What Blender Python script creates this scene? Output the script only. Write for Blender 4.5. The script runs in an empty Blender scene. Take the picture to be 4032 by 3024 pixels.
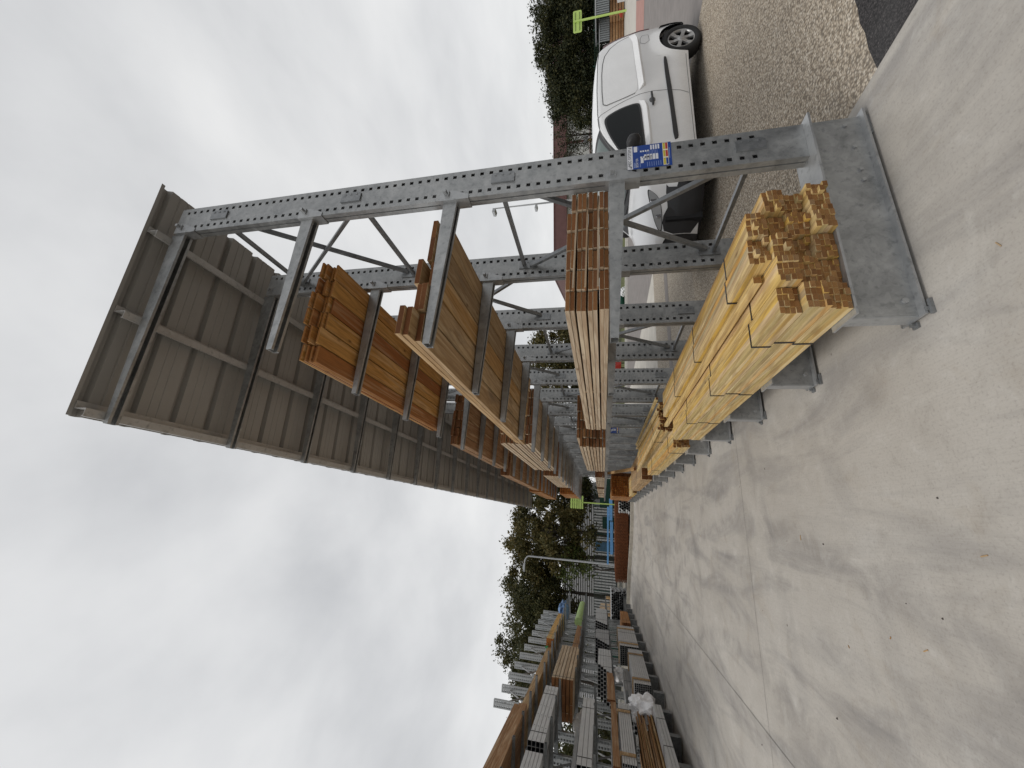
import bpy, bmesh, math, random
from mathutils import Vector, Matrix
from mathutils.geometry import delaunay_2d_cdt
random.seed(7)
C = bpy.context.scene.collection
R = math.radians
rnd = random.random
def U(a, b): return random.uniform(a, b)

# ------------------------------------------------------------------ helpers
class MB:
    """collects polygons of one mesh object"""
    def __init__(s): s.v = []; s.f = []; s.m = []; s.sm = []
    def add(s, vs, fs, mi=0, smooth=False):
        o = len(s.v); s.v.extend([tuple(p) for p in vs])
        for k in fs:
            s.f.append(tuple(o+i for i in k)); s.m.append(mi); s.sm.append(smooth)
    def box(s, a, b, mi=0, ends=None, M=None):
        x0, y0, z0 = a; x1, y1, z1 = b
        vs = [(x0,y0,z0),(x1,y0,z0),(x1,y1,z0),(x0,y1,z0),(x0,y0,z1),(x1,y0,z1),(x1,y1,z1),(x0,y1,z1)]
        if M: vs = [M @ Vector(p) for p in vs]
        fs = [(0,3,2,1),(4,5,6,7),(0,1,5,4),(1,2,6,5),(2,3,7,6),(3,0,4,7)]
        o = len(s.v); s.v.extend([tuple(p) for p in vs])
        for i, k in enumerate(fs):
            s.f.append(tuple(o+j for j in k)); s.sm.append(False)
            s.m.append(ends if (ends is not None and i in (2, 4)) else mi)
    def prism(s, poly, axis, a, b, mi=0):
        """poly: 2D points; axis 0/1/2 = extrusion axis from a to b"""
        def P(p, t):
            if axis == 0: return (t, p[0], p[1])
            if axis == 1: return (p[0], t, p[1])
            return (p[0], p[1], t)
        n = len(poly); vs = [P(p, a) for p in poly]+[P(p, b) for p in poly]
        fs = [tuple(range(n)), tuple(reversed(range(n, 2*n)))]+[(i, n+i, n+(i+1) % n, (i+1) % n) for i in range(n)]
        s.add(vs, fs, mi)
    def tube(s, p0, p1, r0, r1=None, n=8, mi=0, caps=True, smooth=True):
        p0 = Vector(p0); p1 = Vector(p1); r1 = r0 if r1 is None else r1
        d = (p1-p0).normalized(); q = d.orthogonal().normalized(); w = d.cross(q)
        vs = []
        for p, r in ((p0, r0), (p1, r1)):
            for i in range(n):
                t = 2*math.pi*i/n; vs.append(p+q*(r*math.cos(t))+w*(r*math.sin(t)))
        s.add(vs, [(i, (i+1) % n, n+(i+1) % n, n+i) for i in range(n)], mi, smooth)
        if caps: s.add(vs, [tuple(reversed(range(n))), tuple(range(n, 2*n))], mi)
    def bar(s, p0, p1, w, h, mi=0):
        """rectangular bar from p0 to p1"""
        p0 = Vector(p0); p1 = Vector(p1); d = (p1-p0).normalized()
        up = Vector((0,0,1)) if abs(d.z) < .99 else Vector((1,0,0))
        q = d.cross(up).normalized()*(w/2); u = q.cross(d).normalized()*(h/2)
        vs = [p+a*q+b*u for p in (p0, p1) for a, b in ((-1,-1),(1,-1),(1,1),(-1,1))]
        s.add(vs, [(0,3,2,1),(4,5,6,7),(0,1,5,4),(1,2,6,5),(2,3,7,6),(3,0,4,7)], mi)
    def build(s, name, mats, parent=None, loc=None):
        me = bpy.data.meshes.new(name); me.from_pydata(s.v, [], s.f); me.update()
        for m in (mats if isinstance(mats, (list, tuple)) else [mats]): me.materials.append(m)
        me.polygons.foreach_set('material_index', s.m); me.polygons.foreach_set('use_smooth', s.sm)
        bm = bmesh.new(); bm.from_mesh(me); bmesh.ops.recalc_face_normals(bm, faces=bm.faces); bm.to_mesh(me); bm.free()
        return link(name, me, parent, loc)
def link(name, data, parent=None, loc=None):
    o = bpy.data.objects.new(name, data); C.objects.link(o)
    if parent: o.parent = parent
    if loc is not None: o.location = loc
    return o
def tag(o, label, cat, group=None):
    o['label'] = label; o['category'] = cat
    if group: o['group'] = group
    return o
def thing(name, label, cat, loc=(0,0,0), rz=0, group=None):
    o = link(name, None); o.location = loc; o.rotation_euler = (0,0,rz); o.empty_display_size = .1
    return tag(o, label, cat, group)
def setting(o, kind='structure'): o['kind'] = kind; return o
def dup(o, parent=None):
    c = o.copy(); C.objects.link(c)
    if parent: c.parent = parent
    for ch in list(o.children): dup(ch, c)
    return c

# ------------------------------------------------------------------ materials
def mat(name):
    m = bpy.data.materials.new(name); m.use_nodes = True
    nt = m.node_tree; b = nt.nodes['Principled BSDF']
    return m, nt, b
class N:
    """tiny node helper"""
    def __init__(s, nt): s.nt = nt
    def n(s, t, **kw):
        x = s.nt.nodes.new(t)
        for k, v in kw.items():
            if k in x.inputs.keys() if isinstance(k, str) else False: x.inputs[k].default_value = v
            else: setattr(x, k, v)
        return x
    def l(s, a, b): s.nt.links.new(a, b)
    def coords(s, rand=0.0, island=0.0, scale=(1,1,1)):
        tc = s.n('ShaderNodeTexCoord'); out = tc.outputs['Object']
        if rand:
            oi = s.n('ShaderNodeObjectInfo'); mu = s.n('ShaderNodeMath', operation='MULTIPLY'); s.l(oi.outputs['Random'], mu.inputs[0]); mu.inputs[1].default_value = rand
            src = mu.outputs[0]
            if island:
                g = s.n('ShaderNodeNewGeometry'); ma = s.n('ShaderNodeMath', operation='MULTIPLY_ADD'); s.l(g.outputs['Random Per Island'], ma.inputs[0]); ma.inputs[1].default_value = island; s.l(src, ma.inputs[2]); src = ma.outputs[0]
            ad = s.n('ShaderNodeVectorMath', operation='ADD'); s.l(out, ad.inputs[0]); s.l(src, ad.inputs[1]); out = ad.outputs[0]
        mp = s.n('ShaderNodeMapping'); mp.inputs['Scale'].default_value = scale; s.l(out, mp.inputs['Vector'])
        return mp.outputs[0]
    def noise(s, vec, scale, detail=4, rough=.55, dist=0):
        x = s.n('ShaderNodeTexNoise'); x.inputs['Scale'].default_value = scale; x.inputs['Detail'].default_value = detail
        x.inputs['Roughness'].default_value = rough; x.inputs['Distortion'].default_value = dist; s.l(vec, x.inputs['Vector']); return x.outputs['Fac']
    def ramp(s, fac, stops, interp='LINEAR'):
        r = s.n('ShaderNodeValToRGB'); cr = r.color_ramp; cr.interpolation = interp
        while len(cr.elements) < len(stops): cr.elements.new(.5)
        for e, (p, c) in zip(cr.elements, stops):
            e.position = p; e.color = (*c, 1) if len(c) == 3 else c
        s.l(fac, r.inputs[0]); return r.outputs[0]
    def mix(s, a, b, fac, mode='MIX'):
        x = s.n('ShaderNodeMix', data_type='RGBA', blend_type=mode)
        for sock, val in ((x.inputs[6], a), (x.inputs[7], b), (x.inputs[0], fac)):
            if hasattr(val, 'links'): s.l(val, sock)
            elif isinstance(val, (int, float)): sock.default_value = val
            else: sock.default_value = (*val, 1)
        return x.outputs[2]
    def bump(s, h, bsdf, strength=.3, dist=.01):
        b = s.n('ShaderNodeBump'); b.inputs['Strength'].default_value = strength; b.inputs['Distance'].default_value = dist
        s.l(h, b.inputs['Height']); s.l(b.outputs[0], bsdf.inputs['Normal'])
def g3(v): return (v, v, v)
def flat(name, col, rough=.6, metal=0, var=.12, scale=8, spec=None):
    m, nt, b = mat(name); h = N(nt); v = h.coords(7.0)
    n = h.noise(v, scale, 5); lo = tuple(c*(1-var) for c in col); hi = tuple(min(1, c*(1+var)) for c in col)
    h.l(h.ramp(n, [(.3, lo), (.7, hi)]), b.inputs['Base Color'])
    b.inputs['Roughness'].default_value = rough; b.inputs['Metallic'].default_value = metal
    if spec is not None: b.inputs['Specular IOR Level'].default_value = spec
    return m
def galv(name, lo, hi, metal=.6, rough=.40):
    m, nt, b = mat(name); h = N(nt); v = h.coords(9.0)
    vo = h.n('ShaderNodeTexVoronoi'); vo.inputs['Scale'].default_value = 34; h.l(v, vo.inputs['Vector'])
    sep = h.n('ShaderNodeSeparateColor'); h.l(vo.outputs['Color'], sep.inputs[0])
    n0_ = h.noise(v, 1.3, 4, .6); n1 = h.mix(h.noise(v, 6, 8, .7, .8), n0_, .35); n2 = h.noise(v, 26, 5, .6)
    base = h.ramp(n1, [(.3, lo), (.52, tuple((a+c)/2 for a, c in zip(lo, hi))), (.72, hi)])
    spang = h.mix(base, h.mix(base, g3(.55), .55), sep.outputs[0])
    mm = h.mix(base, spang, .35); col = h.mix(mm, h.mix(mm, (.09,.10,.105), .5), h.ramp(n2, [(.55, g3(0)), (.75, g3(1))]))
    h.l(col, b.inputs['Base Color']); b.inputs['Metallic'].default_value = metal
    h.l(h.ramp(n1, [(.3, g3(rough-.1)), (.7, g3(rough+.15))]), b.inputs['Roughness'])
    h.bump(n2, b, .08, .004); return m
def wood(name, palette, grain=.55, stain=(.25,.2,.16), stain_amt=.35, knots=.7, along='y', rough=.75):
    """long-grain timber; every board gets its own tint from the palette"""
    m, nt, b = mat(name); h = N(nt)
    sc = {'y': (1,.045,1), 'x': (.045,1,1)}[along]
    v = h.coords(90.0, 37.0, sc); v2 = h.coords(41.0, 23.0, {'y': (1,.22,1), 'x': (.22,1,1)}[along])
    oi = h.n('ShaderNodeObjectInfo'); g = h.n('ShaderNodeNewGeometry'); ad = h.n('ShaderNodeMath', operation='ADD'); h.l(oi.outputs['Random'], ad.inputs[0]); h.l(g.outputs['Random Per Island'], ad.inputs[1])
    fr = h.n('ShaderNodeMath', operation='FRACT'); h.l(ad.outputs[0], fr.inputs[0])
    k = len(palette); base = h.ramp(fr.outputs[0], [(i/max(1, k-1), c) for i, c in enumerate(palette)])
    gn = h.noise(v, 55, 6, .6, .8); gb = h.noise(v, 14, 4, .6, 1.2)
    c1 = h.mix(base, h.mix(base, (.16,.08,.03), grain), h.ramp(gn, [(.42, g3(0)), (.68, g3(1))]))
    c2 = h.mix(c1, h.mix(c1, (.95,.8,.55), .35), h.ramp(gb, [(.5, g3(0)), (.75, g3(1))]))
    st = h.noise(v2, 3.2, 5, .65); c3 = h.mix(c2, h.mix(c2, stain, .75), h.ramp(st, [(.56, g3(0)), (.74, g3(stain_amt))]))
    wv = h.n('ShaderNodeTexWave', wave_type='BANDS', bands_direction='DIAGONAL'); wv.inputs['Scale'].default_value = 9; wv.inputs['Distortion'].default_value = 9; wv.inputs['Detail'].default_value = 2; wv.inputs['Detail Scale'].default_value = 1.1; h.l(h.coords(31.0, 19.0, {'y': (1,.11,1), 'x': (.11,1,1)}[along]), wv.inputs['Vector'])
    c3 = h.mix(c3, h.mix(c3, (.2,.09,.03), .28), h.ramp(wv.outputs['Fac'], [(.55, g3(0)), (.95, g3(1))]))
    vo = h.n('ShaderNodeTexVoronoi'); vo.inputs['Scale'].default_value = 3.6; vo.inputs['Randomness'].default_value = 1; h.l(h.coords(17.0, 11.0, {'y': (1.6,.75,1.6), 'x': (.75,1.6,1.6)}[along]), vo.inputs['Vector'])
    kn = h.ramp(vo.outputs['Distance'], [(.035, g3(knots)), (.085, g3(knots*.35)), (.12, g3(0))])
    c4 = h.mix(c3, (.12,.055,.02), kn)
    h.l(c4, b.inputs['Base Color']); b.inputs['Roughness'].default_value = rough; b.inputs['Specular IOR Level'].default_value = .25
    h.bump(gn, b, .15, .004); return m
def endgrain(name, palette, dark=(.05,.022,.01)):
    m, nt, b = mat(name); h = N(nt); v = h.coords(53.0, 29.0)
    oi = h.n('ShaderNodeObjectInfo'); g = h.n('ShaderNodeNewGeometry'); ad = h.n('ShaderNodeMath', operation='ADD'); h.l(oi.outputs['Random'], ad.inputs[0]); h.l(g.outputs['Random Per Island'], ad.inputs[1])
    fr = h.n('ShaderNodeMath', operation='FRACT'); h.l(ad.outputs[0], fr.inputs[0])
    k = len(palette); base = h.ramp(fr.outputs[0], [(i/max(1, k-1), c) for i, c in enumerate(palette)])
    w = h.n('ShaderNodeTexWave', wave_type='RINGS', rings_direction='Y'); w.inputs['Scale'].default_value = 42; w.inputs['Distortion'].default_value = 5; w.inputs['Detail'].default_value = 3; w.inputs['Detail Scale'].default_value = 1.2
    h.l(v, w.inputs['Vector']); n = h.noise(v, 60, 5, .7)
    c = h.mix(base, h.mix(base, dark, .45), h.ramp(w.outputs['Fac'], [(.35, g3(0)), (.9, g3(.8))]))
    c = h.mix(c, h.mix(c, dark, .55), h.ramp(n, [(.5, g3(0)), (.75, g3(.6))]))
    h.l(c, b.inputs['Base Color']); b.inputs['Roughness'].default_value = .85; b.inputs['Specular IOR Level'].default_value = .15
    h.bump(n, b, .4, .004); return m
def leafmat(name, cols, trans=.25):
    m, nt, b = mat(name); h = N(nt); g = h.n('ShaderNodeNewGeometry')
    v = h.coords(0.0); n = h.noise(v, .55, 4, .6)
    ad = h.n('ShaderNodeMath', operation='MULTIPLY_ADD'); h.l(n, ad.inputs[0]); ad.inputs[1].default_value = .9
    mu = h.n('ShaderNodeMath', operation='MULTIPLY'); h.l(g.outputs['Random Per Island'], mu.inputs[0]); mu.inputs[1].default_value = .45; h.l(mu.outputs[0], ad.inputs[2])
    su = h.n('ShaderNodeMath', operation='SUBTRACT'); h.l(ad.outputs[0], su.inputs[0]); su.inputs[1].default_value = .17
    col = h.ramp(su.outputs[0], [(.25+.5*i/(len(cols)-1), c) for i, c in enumerate(cols)])
    h.l(col, b.inputs['Base Color']); b.inputs['Roughness'].default_value = .6; b.inputs['Specular IOR Level'].default_value = .25
    tr = h.n('ShaderNodeBsdfTranslucent'); h.l(col, tr.inputs['Color']); mx = h.n('ShaderNodeMixShader'); mx.inputs[0].default_value = trans
    out = [x for x in nt.nodes if x.type == 'OUTPUT_MATERIAL'][0]
    h.l(b.outputs[0], mx.inputs[1]); h.l(tr.outputs[0], mx.inputs[2]); h.l(mx.outputs[0], out.inputs['Surface']); return m

M = {}
M['galv'] = galv('galvanised_steel', (.17,.18,.185), (.50,.505,.50))
M['galv_dark'] = galv('galvanised_dull', (.16,.17,.18), (.30,.31,.315))
M['galv_left'] = galv('galvanised_weathered', (.13,.14,.145), (.27,.28,.28))
M['brace_dull'] = galv('brace_dull', (.10,.105,.11), (.2,.2,.2), .15, .6)
M['galv_post'] = galv('galvanised_far', (.24,.255,.26), (.46,.47,.47))
M['galv_bright'] = galv('galvanised_bright', (.30,.31,.32), (.5,.51,.51))
M['galv_web_shade'] = galv('galvanised_web_shaded', (.17,.178,.18), (.46,.46,.45), .4)  # darker copy of the steel: shade on the upright webs put into colour
M['roof_under'] = flat('roof_sheet_brown_grey', (.335,.32,.295), .5, 0, .05, 3)
M['purlin'] = galv('purlin_steel', (.36,.35,.33), (.52,.51,.49), .2)
M['yellow'] = wood('yellow_treated_pine', [(.66,.43,.10),(.68,.51,.25),(.46,.37,.21),(.72,.46,.10),(.62,.47,.27),(.66,.37,.10),(.50,.40,.18),(.72,.53,.25)], .45, (.20,.19,.14), .85, .6)
M['yellow_end'] = endgrain('yellow_pine_end', [(.29,.145,.05),(.37,.20,.075),(.23,.105,.038),(.33,.18,.075),(.19,.09,.035),(.36,.175,.06),(.30,.19,.10)])
M['pale'] = wood('pale_sawn_wood', [(.48,.38,.265),(.42,.325,.225),(.55,.45,.33),(.47,.35,.23),(.385,.30,.22)], .4, (.2,.16,.12), .45, .6)
M['pale_end'] = endgrain('weathered_end_grain', [(.27,.12,.05),(.22,.095,.038),(.31,.15,.06),(.24,.11,.05),(.19,.085,.04)])
M['tan'] = wood('tan_plank_underside', [(.48,.31,.145),(.37,.245,.13),(.53,.36,.19),(.34,.245,.145),(.50,.285,.10),(.42,.305,.18)], .45, (.06,.055,.05), .95, .7)
M['golden'] = wood('golden_orange_plank', [(.50,.25,.065),(.45,.205,.055),(.55,.30,.09),(.36,.145,.045),(.52,.27,.07),(.33,.125,.04)], .5, (.08,.04,.02), .6, .85)
M['golden_end'] = endgrain('golden_plank_end', [(.27,.11,.03),(.33,.15,.045),(.23,.085,.026)])
M['brown'] = wood('brown_plank', [(.33,.18,.085),(.28,.145,.07),(.37,.21,.10),(.30,.16,.08)], .5, (.1,.06,.04), .5, .5)
M['brown_end'] = endgrain('brown_plank_end', [(.19,.075,.03),(.15,.06,.026),(.23,.10,.04),(.12,.05,.024)])
M['orange'] = wood('orange_timber', [(.42,.19,.06),(.37,.155,.05),(.46,.225,.08)], .5, (.14,.06,.03), .5, .5)
M['orange_end'] = endgrain('orange_timber_end', [(.37,.13,.03),(.30,.10,.024),(.42,.17,.04)])
M['strap'] = flat('black_strap', (.018,.018,.02), .45, 0, .2)
M['profile'] = flat('zinc_profile', (.52,.52,.515), .42, .25, .08, 5)
M['profile2'] = flat('zinc_profile_dull', (.36,.36,.36), .45, .25, .1, 5)
M['hollow'] = flat('shaded_tube_inside', (.02,.022,.026), .6, 0, .2)  # inside faces near black: shade within hollow ends put into the colour
M['white'] = None

# ------------------------------------------------------------------ camera, light, sky
YAW, PITCH, ROLL, EYE, FPX = .3394, .233, -.0031, 1.6, 1508.0
F = Vector((math.sin(YAW)*math.cos(PITCH), math.cos(YAW)*math.cos(PITCH), math.sin(PITCH)))
Rt = Vector((math.cos(YAW), -math.sin(YAW), 0)); Up = Rt.cross(F)
cr, sr = math.cos(ROLL), math.sin(ROLL)
Rt, Up = cr*Rt+sr*Up, -sr*Rt+cr*Up
cam = bpy.data.cameras.new('camera'); co = link('camera', cam)
mw = Matrix((( -Up.x, Rt.x, -F.x, 0), (-Up.y, Rt.y, -F.y, 0), (-Up.z, Rt.z, -F.z, EYE), (0,0,0,1)))
co.matrix_world = mw
cam.sensor_fit = 'HORIZONTAL'; cam.sensor_width = 36; cam.lens = 36*FPX/4032
cam.clip_start = .05; cam.clip_end = 3000
sc = bpy.context.scene; sc.camera = co
sc.view_settings.view_transform = 'Standard'; sc.view_settings.look = 'None'; sc.view_settings.exposure = 0; sc.view_settings.gamma = 1
sc.cycles.max_bounces = 6; sc.cycles.diffuse_bounces = 4; sc.cycles.use_denoising = True

SUN_AZ, SUN_EL = R(258), R(60)       # direction the light comes from, measured clockwise from +y
sv = Vector((math.sin(SUN_AZ)*math.cos(SUN_EL), math.cos(SUN_AZ)*math.cos(SUN_EL), math.sin(SUN_EL)))
sl = bpy.data.lights.new('sun', 'SUN'); sl.energy = 1.35; sl.angle = R(22); sl.color = (1,.965,.91)
so = link('sun', sl); so.rotation_euler = sv.to_track_quat('Z', 'Y').to_euler()
w = bpy.data.worlds.new('World'); sc.world = w; w.use_nodes = True
nt = w.node_tree; h = N(nt); bg = nt.nodes['Background']; wo = nt.nodes['World Output']
sky = h.n('ShaderNodeTexSky', sky_type='NISHITA'); sky.sun_disc = False; sky.sun_elevation = SUN_EL; sky.sun_rotation = SUN_AZ
h.l(sky.outputs[0], bg.inputs[0]); bg.inputs[1].default_value = .09
tc = h.n('ShaderNodeTexCoord'); sx = h.n('ShaderNodeSeparateXYZ'); h.l(tc.outputs['Generated'], sx.inputs[0])
mz = h.n('ShaderNodeMath', operation='MAXIMUM'); h.l(sx.outputs[2], mz.inputs[0]); mz.inputs[1].default_value = 0
az = h.n('ShaderNodeMath', operation='ADD'); h.l(mz.outputs[0], az.inputs[0]); az.inputs[1].default_value = .22
dx = h.n('ShaderNodeMath', operation='DIVIDE'); h.l(sx.outputs[0], dx.inputs[0]); h.l(az.outputs[0], dx.inputs[1])
dy = h.n('ShaderNodeMath', operation='DIVIDE'); h.l(sx.outputs[1], dy.inputs[0]); h.l(az.outputs[0], dy.inputs[1])
cb = h.n('ShaderNodeCombineXYZ'); h.l(dx.outputs[0], cb.inputs[0]); h.l(dy.outputs[0], cb.inputs[1]); cb.inputs[2].default_value = 3.7
mp = h.n('ShaderNodeMapping'); mp.inputs['Rotation'].default_value = (0,0,R(35)); mp.inputs['Scale'].default_value = (1,.85,1); h.l(cb.outputs[0], mp.inputs[0])
n1 = h.noise(mp.outputs[0], 1.25, 7, .5, .15); n2 = h.noise(mp.outputs[0], 3.1, 6, .5, .2)
nn = h.mix(n1, n2, .28)
cl = h.ramp(nn, [(.30, (.48,.49,.505)), (.43, (.62,.628,.64)), (.54, (.76,.765,.77)), (.66, (.89,.89,.885))])
hz = h.ramp(mz.outputs[0], [(0, g3(.72)), (.25, g3(.42)), (.55, g3(.06)), (1, g3(0))])
cl2 = h.mix(cl, (.88,.88,.875), hz)
bg2 = h.n('ShaderNodeBackground'); h.l(cl2, bg2.inputs[0]); bg2.inputs[1].default_value = 1.0
ms = h.n('ShaderNodeMixShader'); ms.inputs[0].default_value = .93
h.l(bg.outputs[0], ms.inputs[1]); h.l(bg2.outputs[0], ms.inputs[2]); h.l(ms.outputs[0], wo.inputs[0])

# ------------------------------------------------------------------ ground
def gz(x, y):
    s = min(1, max(0, (0.5-x)/4.5)); s = s*s*(3-2*s)
    return .0152*max(0, y-9.5)*s
def concrete():
    m, nt, b = mat('brushed_concrete'); h = N(nt); v = h.coords()
    big = h.noise(v, .45, 6, .6, .6); mid = h.noise(v, 1.9, 7, .62, 1.2); fine = h.noise(v, 70, 4, .6)
    mp = h.n('ShaderNodeMapping'); mp.inputs['Rotation'].default_value = (0,0,R(-48)); mp.inputs['Scale'].default_value = (1,.05,1); h.l(v, mp.inputs[0]); br = h.noise(mp.outputs[0], 120, 5, .7)
    mp2 = h.n('ShaderNodeMapping'); mp2.inputs['Scale'].default_value = (1,.22,1); h.l(v, mp2.inputs[0]); tr = h.noise(mp2.outputs[0], 2.3, 6, .6, .8)
    c = h.ramp(big, [(.3, (.36,.333,.297)), (.5, (.435,.408,.37)), (.7, (.49,.464,.425))])
    c = h.mix(c, h.mix(c, (.215,.205,.20), .85), h.ramp(tr, [(.47, g3(0)), (.70, g3(.85))]))
    c = h.mix(c, h.mix(c, (.30,.25,.19), .7), h.ramp(mid, [(.56, g3(0)), (.76, g3(.6))]))
    c = h.mix(c, h.mix(c, (.62,.6,.56), .6), h.ramp(mid, [(.25, g3(.5)), (.42, g3(0))]))
    c = h.mix(c, h.mix(c, (.21,.19,.17), .5), h.ramp(br, [(.48, g3(0)), (.74, g3(.42))]))
    c = h.mix(c, h.mix(c, (.17,.155,.14), .6), h.ramp(fine, [(.52, g3(0)), (.74, g3(.6))]))
    m3 = h.noise(v, 5.5, 8, .72, .4); c = h.mix(c, h.mix(c, (.21,.19,.165), .6), h.ramp(m3, [(.54, g3(0)), (.70, g3(.45))])); c = h.mix(c, h.mix(c, (.60,.585,.555), .6), h.ramp(m3, [(.30, g3(.45)), (.44, g3(0))]))
    # tyre scuffs: two broad curved bands of rubber
    for cx, cy, r0, wd, am in ((-9.5, 5.5, 8.2, .16, .75), (-9.5, 5.5, 9.6, .15, .65), (4.0, 12.0, 4.6, .14, .6), (4.0, 12.0, 6.0, .15, .55), (-2.5, 13.5, 9.3, .17, .6), (-2.5, 13.5, 10.7, .16, .5), (-1.0, 9.0, 1.25, .13, .6), (-.2, 10.6, 1.1, .12, .5), (-6.5, 14.0, 6.0, .15, .5)):
        dv = h.n('ShaderNodeVectorMath', operation='DISTANCE'); h.l(v, dv.inputs[0]); dv.inputs[1].default_value = (cx, cy, 0)
        s1 = h.n('ShaderNodeMath', operation='SUBTRACT'); h.l(dv.outputs['Value'], s1.inputs[0]); s1.inputs[1].default_value = r0
        ab = h.n('ShaderNodeMath', operation='ABSOLUTE'); h.l(s1.outputs[0], ab.inputs[0])
        rr = h.ramp(ab.outputs[0], [(wd*.35, g3(am)), (wd, g3(0))]); nb = h.mix(g3(0), rr, h.ramp(mid, [(.4, g3(0)), (.6, g3(1))]))
        c = h.mix(c, h.mix(c, (.19,.18,.175), .5), nb)
    vo = h.n('ShaderNodeTexVoronoi'); vo.inputs['Scale'].default_value = 2.1; h.l(v, vo.inputs['Vector'])
    c = h.mix(c, (.07,.06,.05), h.ramp(vo.outputs['Distance'], [(.012, g3(.8)), (.03, g3(0))]))
    h.l(c, b.inputs['Base Color']); b.inputs['Roughness'].default_value = .85; b.inputs['Specular IOR Level'].default_value = .25
    hb = h.mix(br, fine, .5); h.bump(hb, b, .25, .004); return m
def gravel(name, cols, sc_, rough=.9, bumpd=.006):
    m, nt, b = mat(name); h = N(nt); v = h.coords()
    vo = h.n('ShaderNodeTexVoronoi'); vo.inputs['Scale'].default_value = sc_; h.l(v, vo.inputs['Vector'])
    se = h.n('ShaderNodeSeparateColor'); h.l(vo.outputs['Color'], se.inputs[0])
    c = h.ramp(se.outputs[0], [(i/(len(cols)-1), k) for i, k in enumerate(cols)])
    gap = h.ramp(vo.outputs['Distance'], [(.3, g3(0)), (.75, g3(.75))]); c = h.mix(c, tuple(x*.35 for x in cols[0]), gap)
    big = h.noise(v, .8, 5, .6); c = h.mix(c, h.mix(c, g3(.12), .5), h.ramp(big, [(.5, g3(0)), (.75, g3(.45))]))
    h.l(c, b.inputs['Base Color']); b.inputs['Roughness'].default_value = rough; b.inputs['Specular IOR Level'].default_value = .2
    inv = h.n('ShaderNodeMath', operation='SUBTRACT'); inv.inputs[0].default_value = 1; h.l(vo.outputs['Distance'], inv.inputs[1]); h.bump(inv.outputs[0], b, .8, bumpd); return m
M['concrete'] = concrete()
M['gravel'] = gravel('exposed_pebble_paving', [(.30,.245,.185),(.48,.405,.315),(.62,.54,.435),(.37,.31,.24),(.70,.63,.53),(.43,.355,.27)], 58)
M['gravel2'] = gravel('pale_pebble_paving', [(.33,.285,.23),(.44,.385,.31),(.53,.47,.39),(.38,.33,.27),(.58,.52,.44)], 52)
M['asphalt'] = gravel('fresh_asphalt', [(.03,.028,.03),(.05,.047,.048),(.075,.07,.07),(.04,.037,.038),(.11,.1,.1)], 95, .85, .004)
M['road'] = flat('worn_grey_asphalt', (.20,.182,.172), .9, 0, .14, 3)
M['pale_conc'] = flat('pale_concrete', (.47,.445,.40), .9, 0, .12, 2.5)
M['grass'] = flat('rough_grass', (.085,.095,.03), .95, 0, .6, 7)
M['pink'] = flat('pink_asphalt', (.36,.20,.17), .9, 0, .1, 3)
M['kerb'] = flat('kerb_concrete', (.46,.43,.37), .88, 0, .16, 6)
M['earth'] = flat('earth', (.20,.185,.155), .95, 0, .3, .6)

def sheet(name, pts, z, m):
    b = MB(); b.add([(x, y, z) for x, y in pts], [tuple(range(len(pts)))]); o = b.build(name, m); return setting(o)
sheet('ground', [(-900,-900),(900,-900),(900,900),(-900,900)], -.02, M['earth'])
# concrete yard: a fine sheet that climbs gently to the far left
b = MB(); xs = [-60,-30,-16,-10]+[-8+.5*i for i in range(22)]+[2.68]; ys = [-30,-10,-3]+[.75*i for i in range(33)]+[24.6]
idx = {}
for j, y in enumerate(ys):
    for i, x in enumerate(xs): idx[i, j] = len(b.v); b.v.append((x, y, gz(x, y)))
for j in range(len(ys)-1):
    for i in range(len(xs)-1): b.f.append((idx[i,j], idx[i+1,j], idx[i+1,j+1], idx[i,j+1])); b.m.append(0); b.sm.append(True)
setting(b.build('concrete_yard', M['concrete']))
sheet('gravel_pavement', [(2.68,1.85),(8.15,1.85),(8.15,6.5),(2.68,6.5)], -.0015, M['gravel'])
sheet('gravel_pavement', [(2.68,6.5),(8.0,6.5),(7.9,11.3),(2.68,11.3)], -.001, M['gravel2'])
sheet('pale_pavement', [(2.68,11.3),(7.9,11.3),(7.8,20),(7.8,26),(2.68,26)], -.002, M['pale_conc'])
sheet('pavement_strip', [(2.7,8.9),(7.92,8.9),(7.92,9.35),(2.7,9.35)], .003, M['road'])
_rs = random.Random(3)
sheet('asphalt_patch', [(2.68,-30),(40,-30)]+[(40 if k == 0 else 9.0-.12*(k-1), 1.93+(_rs.uniform(-.02,.035) if k else 0)) for k in range(53)]+[(2.68,1.95)], .0005, M['asphalt'])
sheet('road', [(8.15,1.93),(60,1.93),(60,4.2),(24.5,14),(21,19.2),(15.2,22.8),(9.9,25),(7.8,26),(7.8,20),(7.9,11.3),(8.0,6.5),(8.15,6.5)], -.004, M['road'])
sheet('pink_path', [(19.2,9.75),(23.5,11.95),(21.2,13.4),(17.0,11.2)], .002, M['pink'])
sheet('concrete_apron', [(23.5,11.95),(27,8),(60,9),(60,22),(33,24),(21.5,19),(21.2,13.4)], .001, M['pale_conc'])
sheet('grass_verge', [(7.6,26.2),(15.3,23.0),(21.2,19.4),(33,24.2),(60,24),(60,33),(20,50),(2.5,52),(2.5,28)], -.006, M['grass'])
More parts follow.
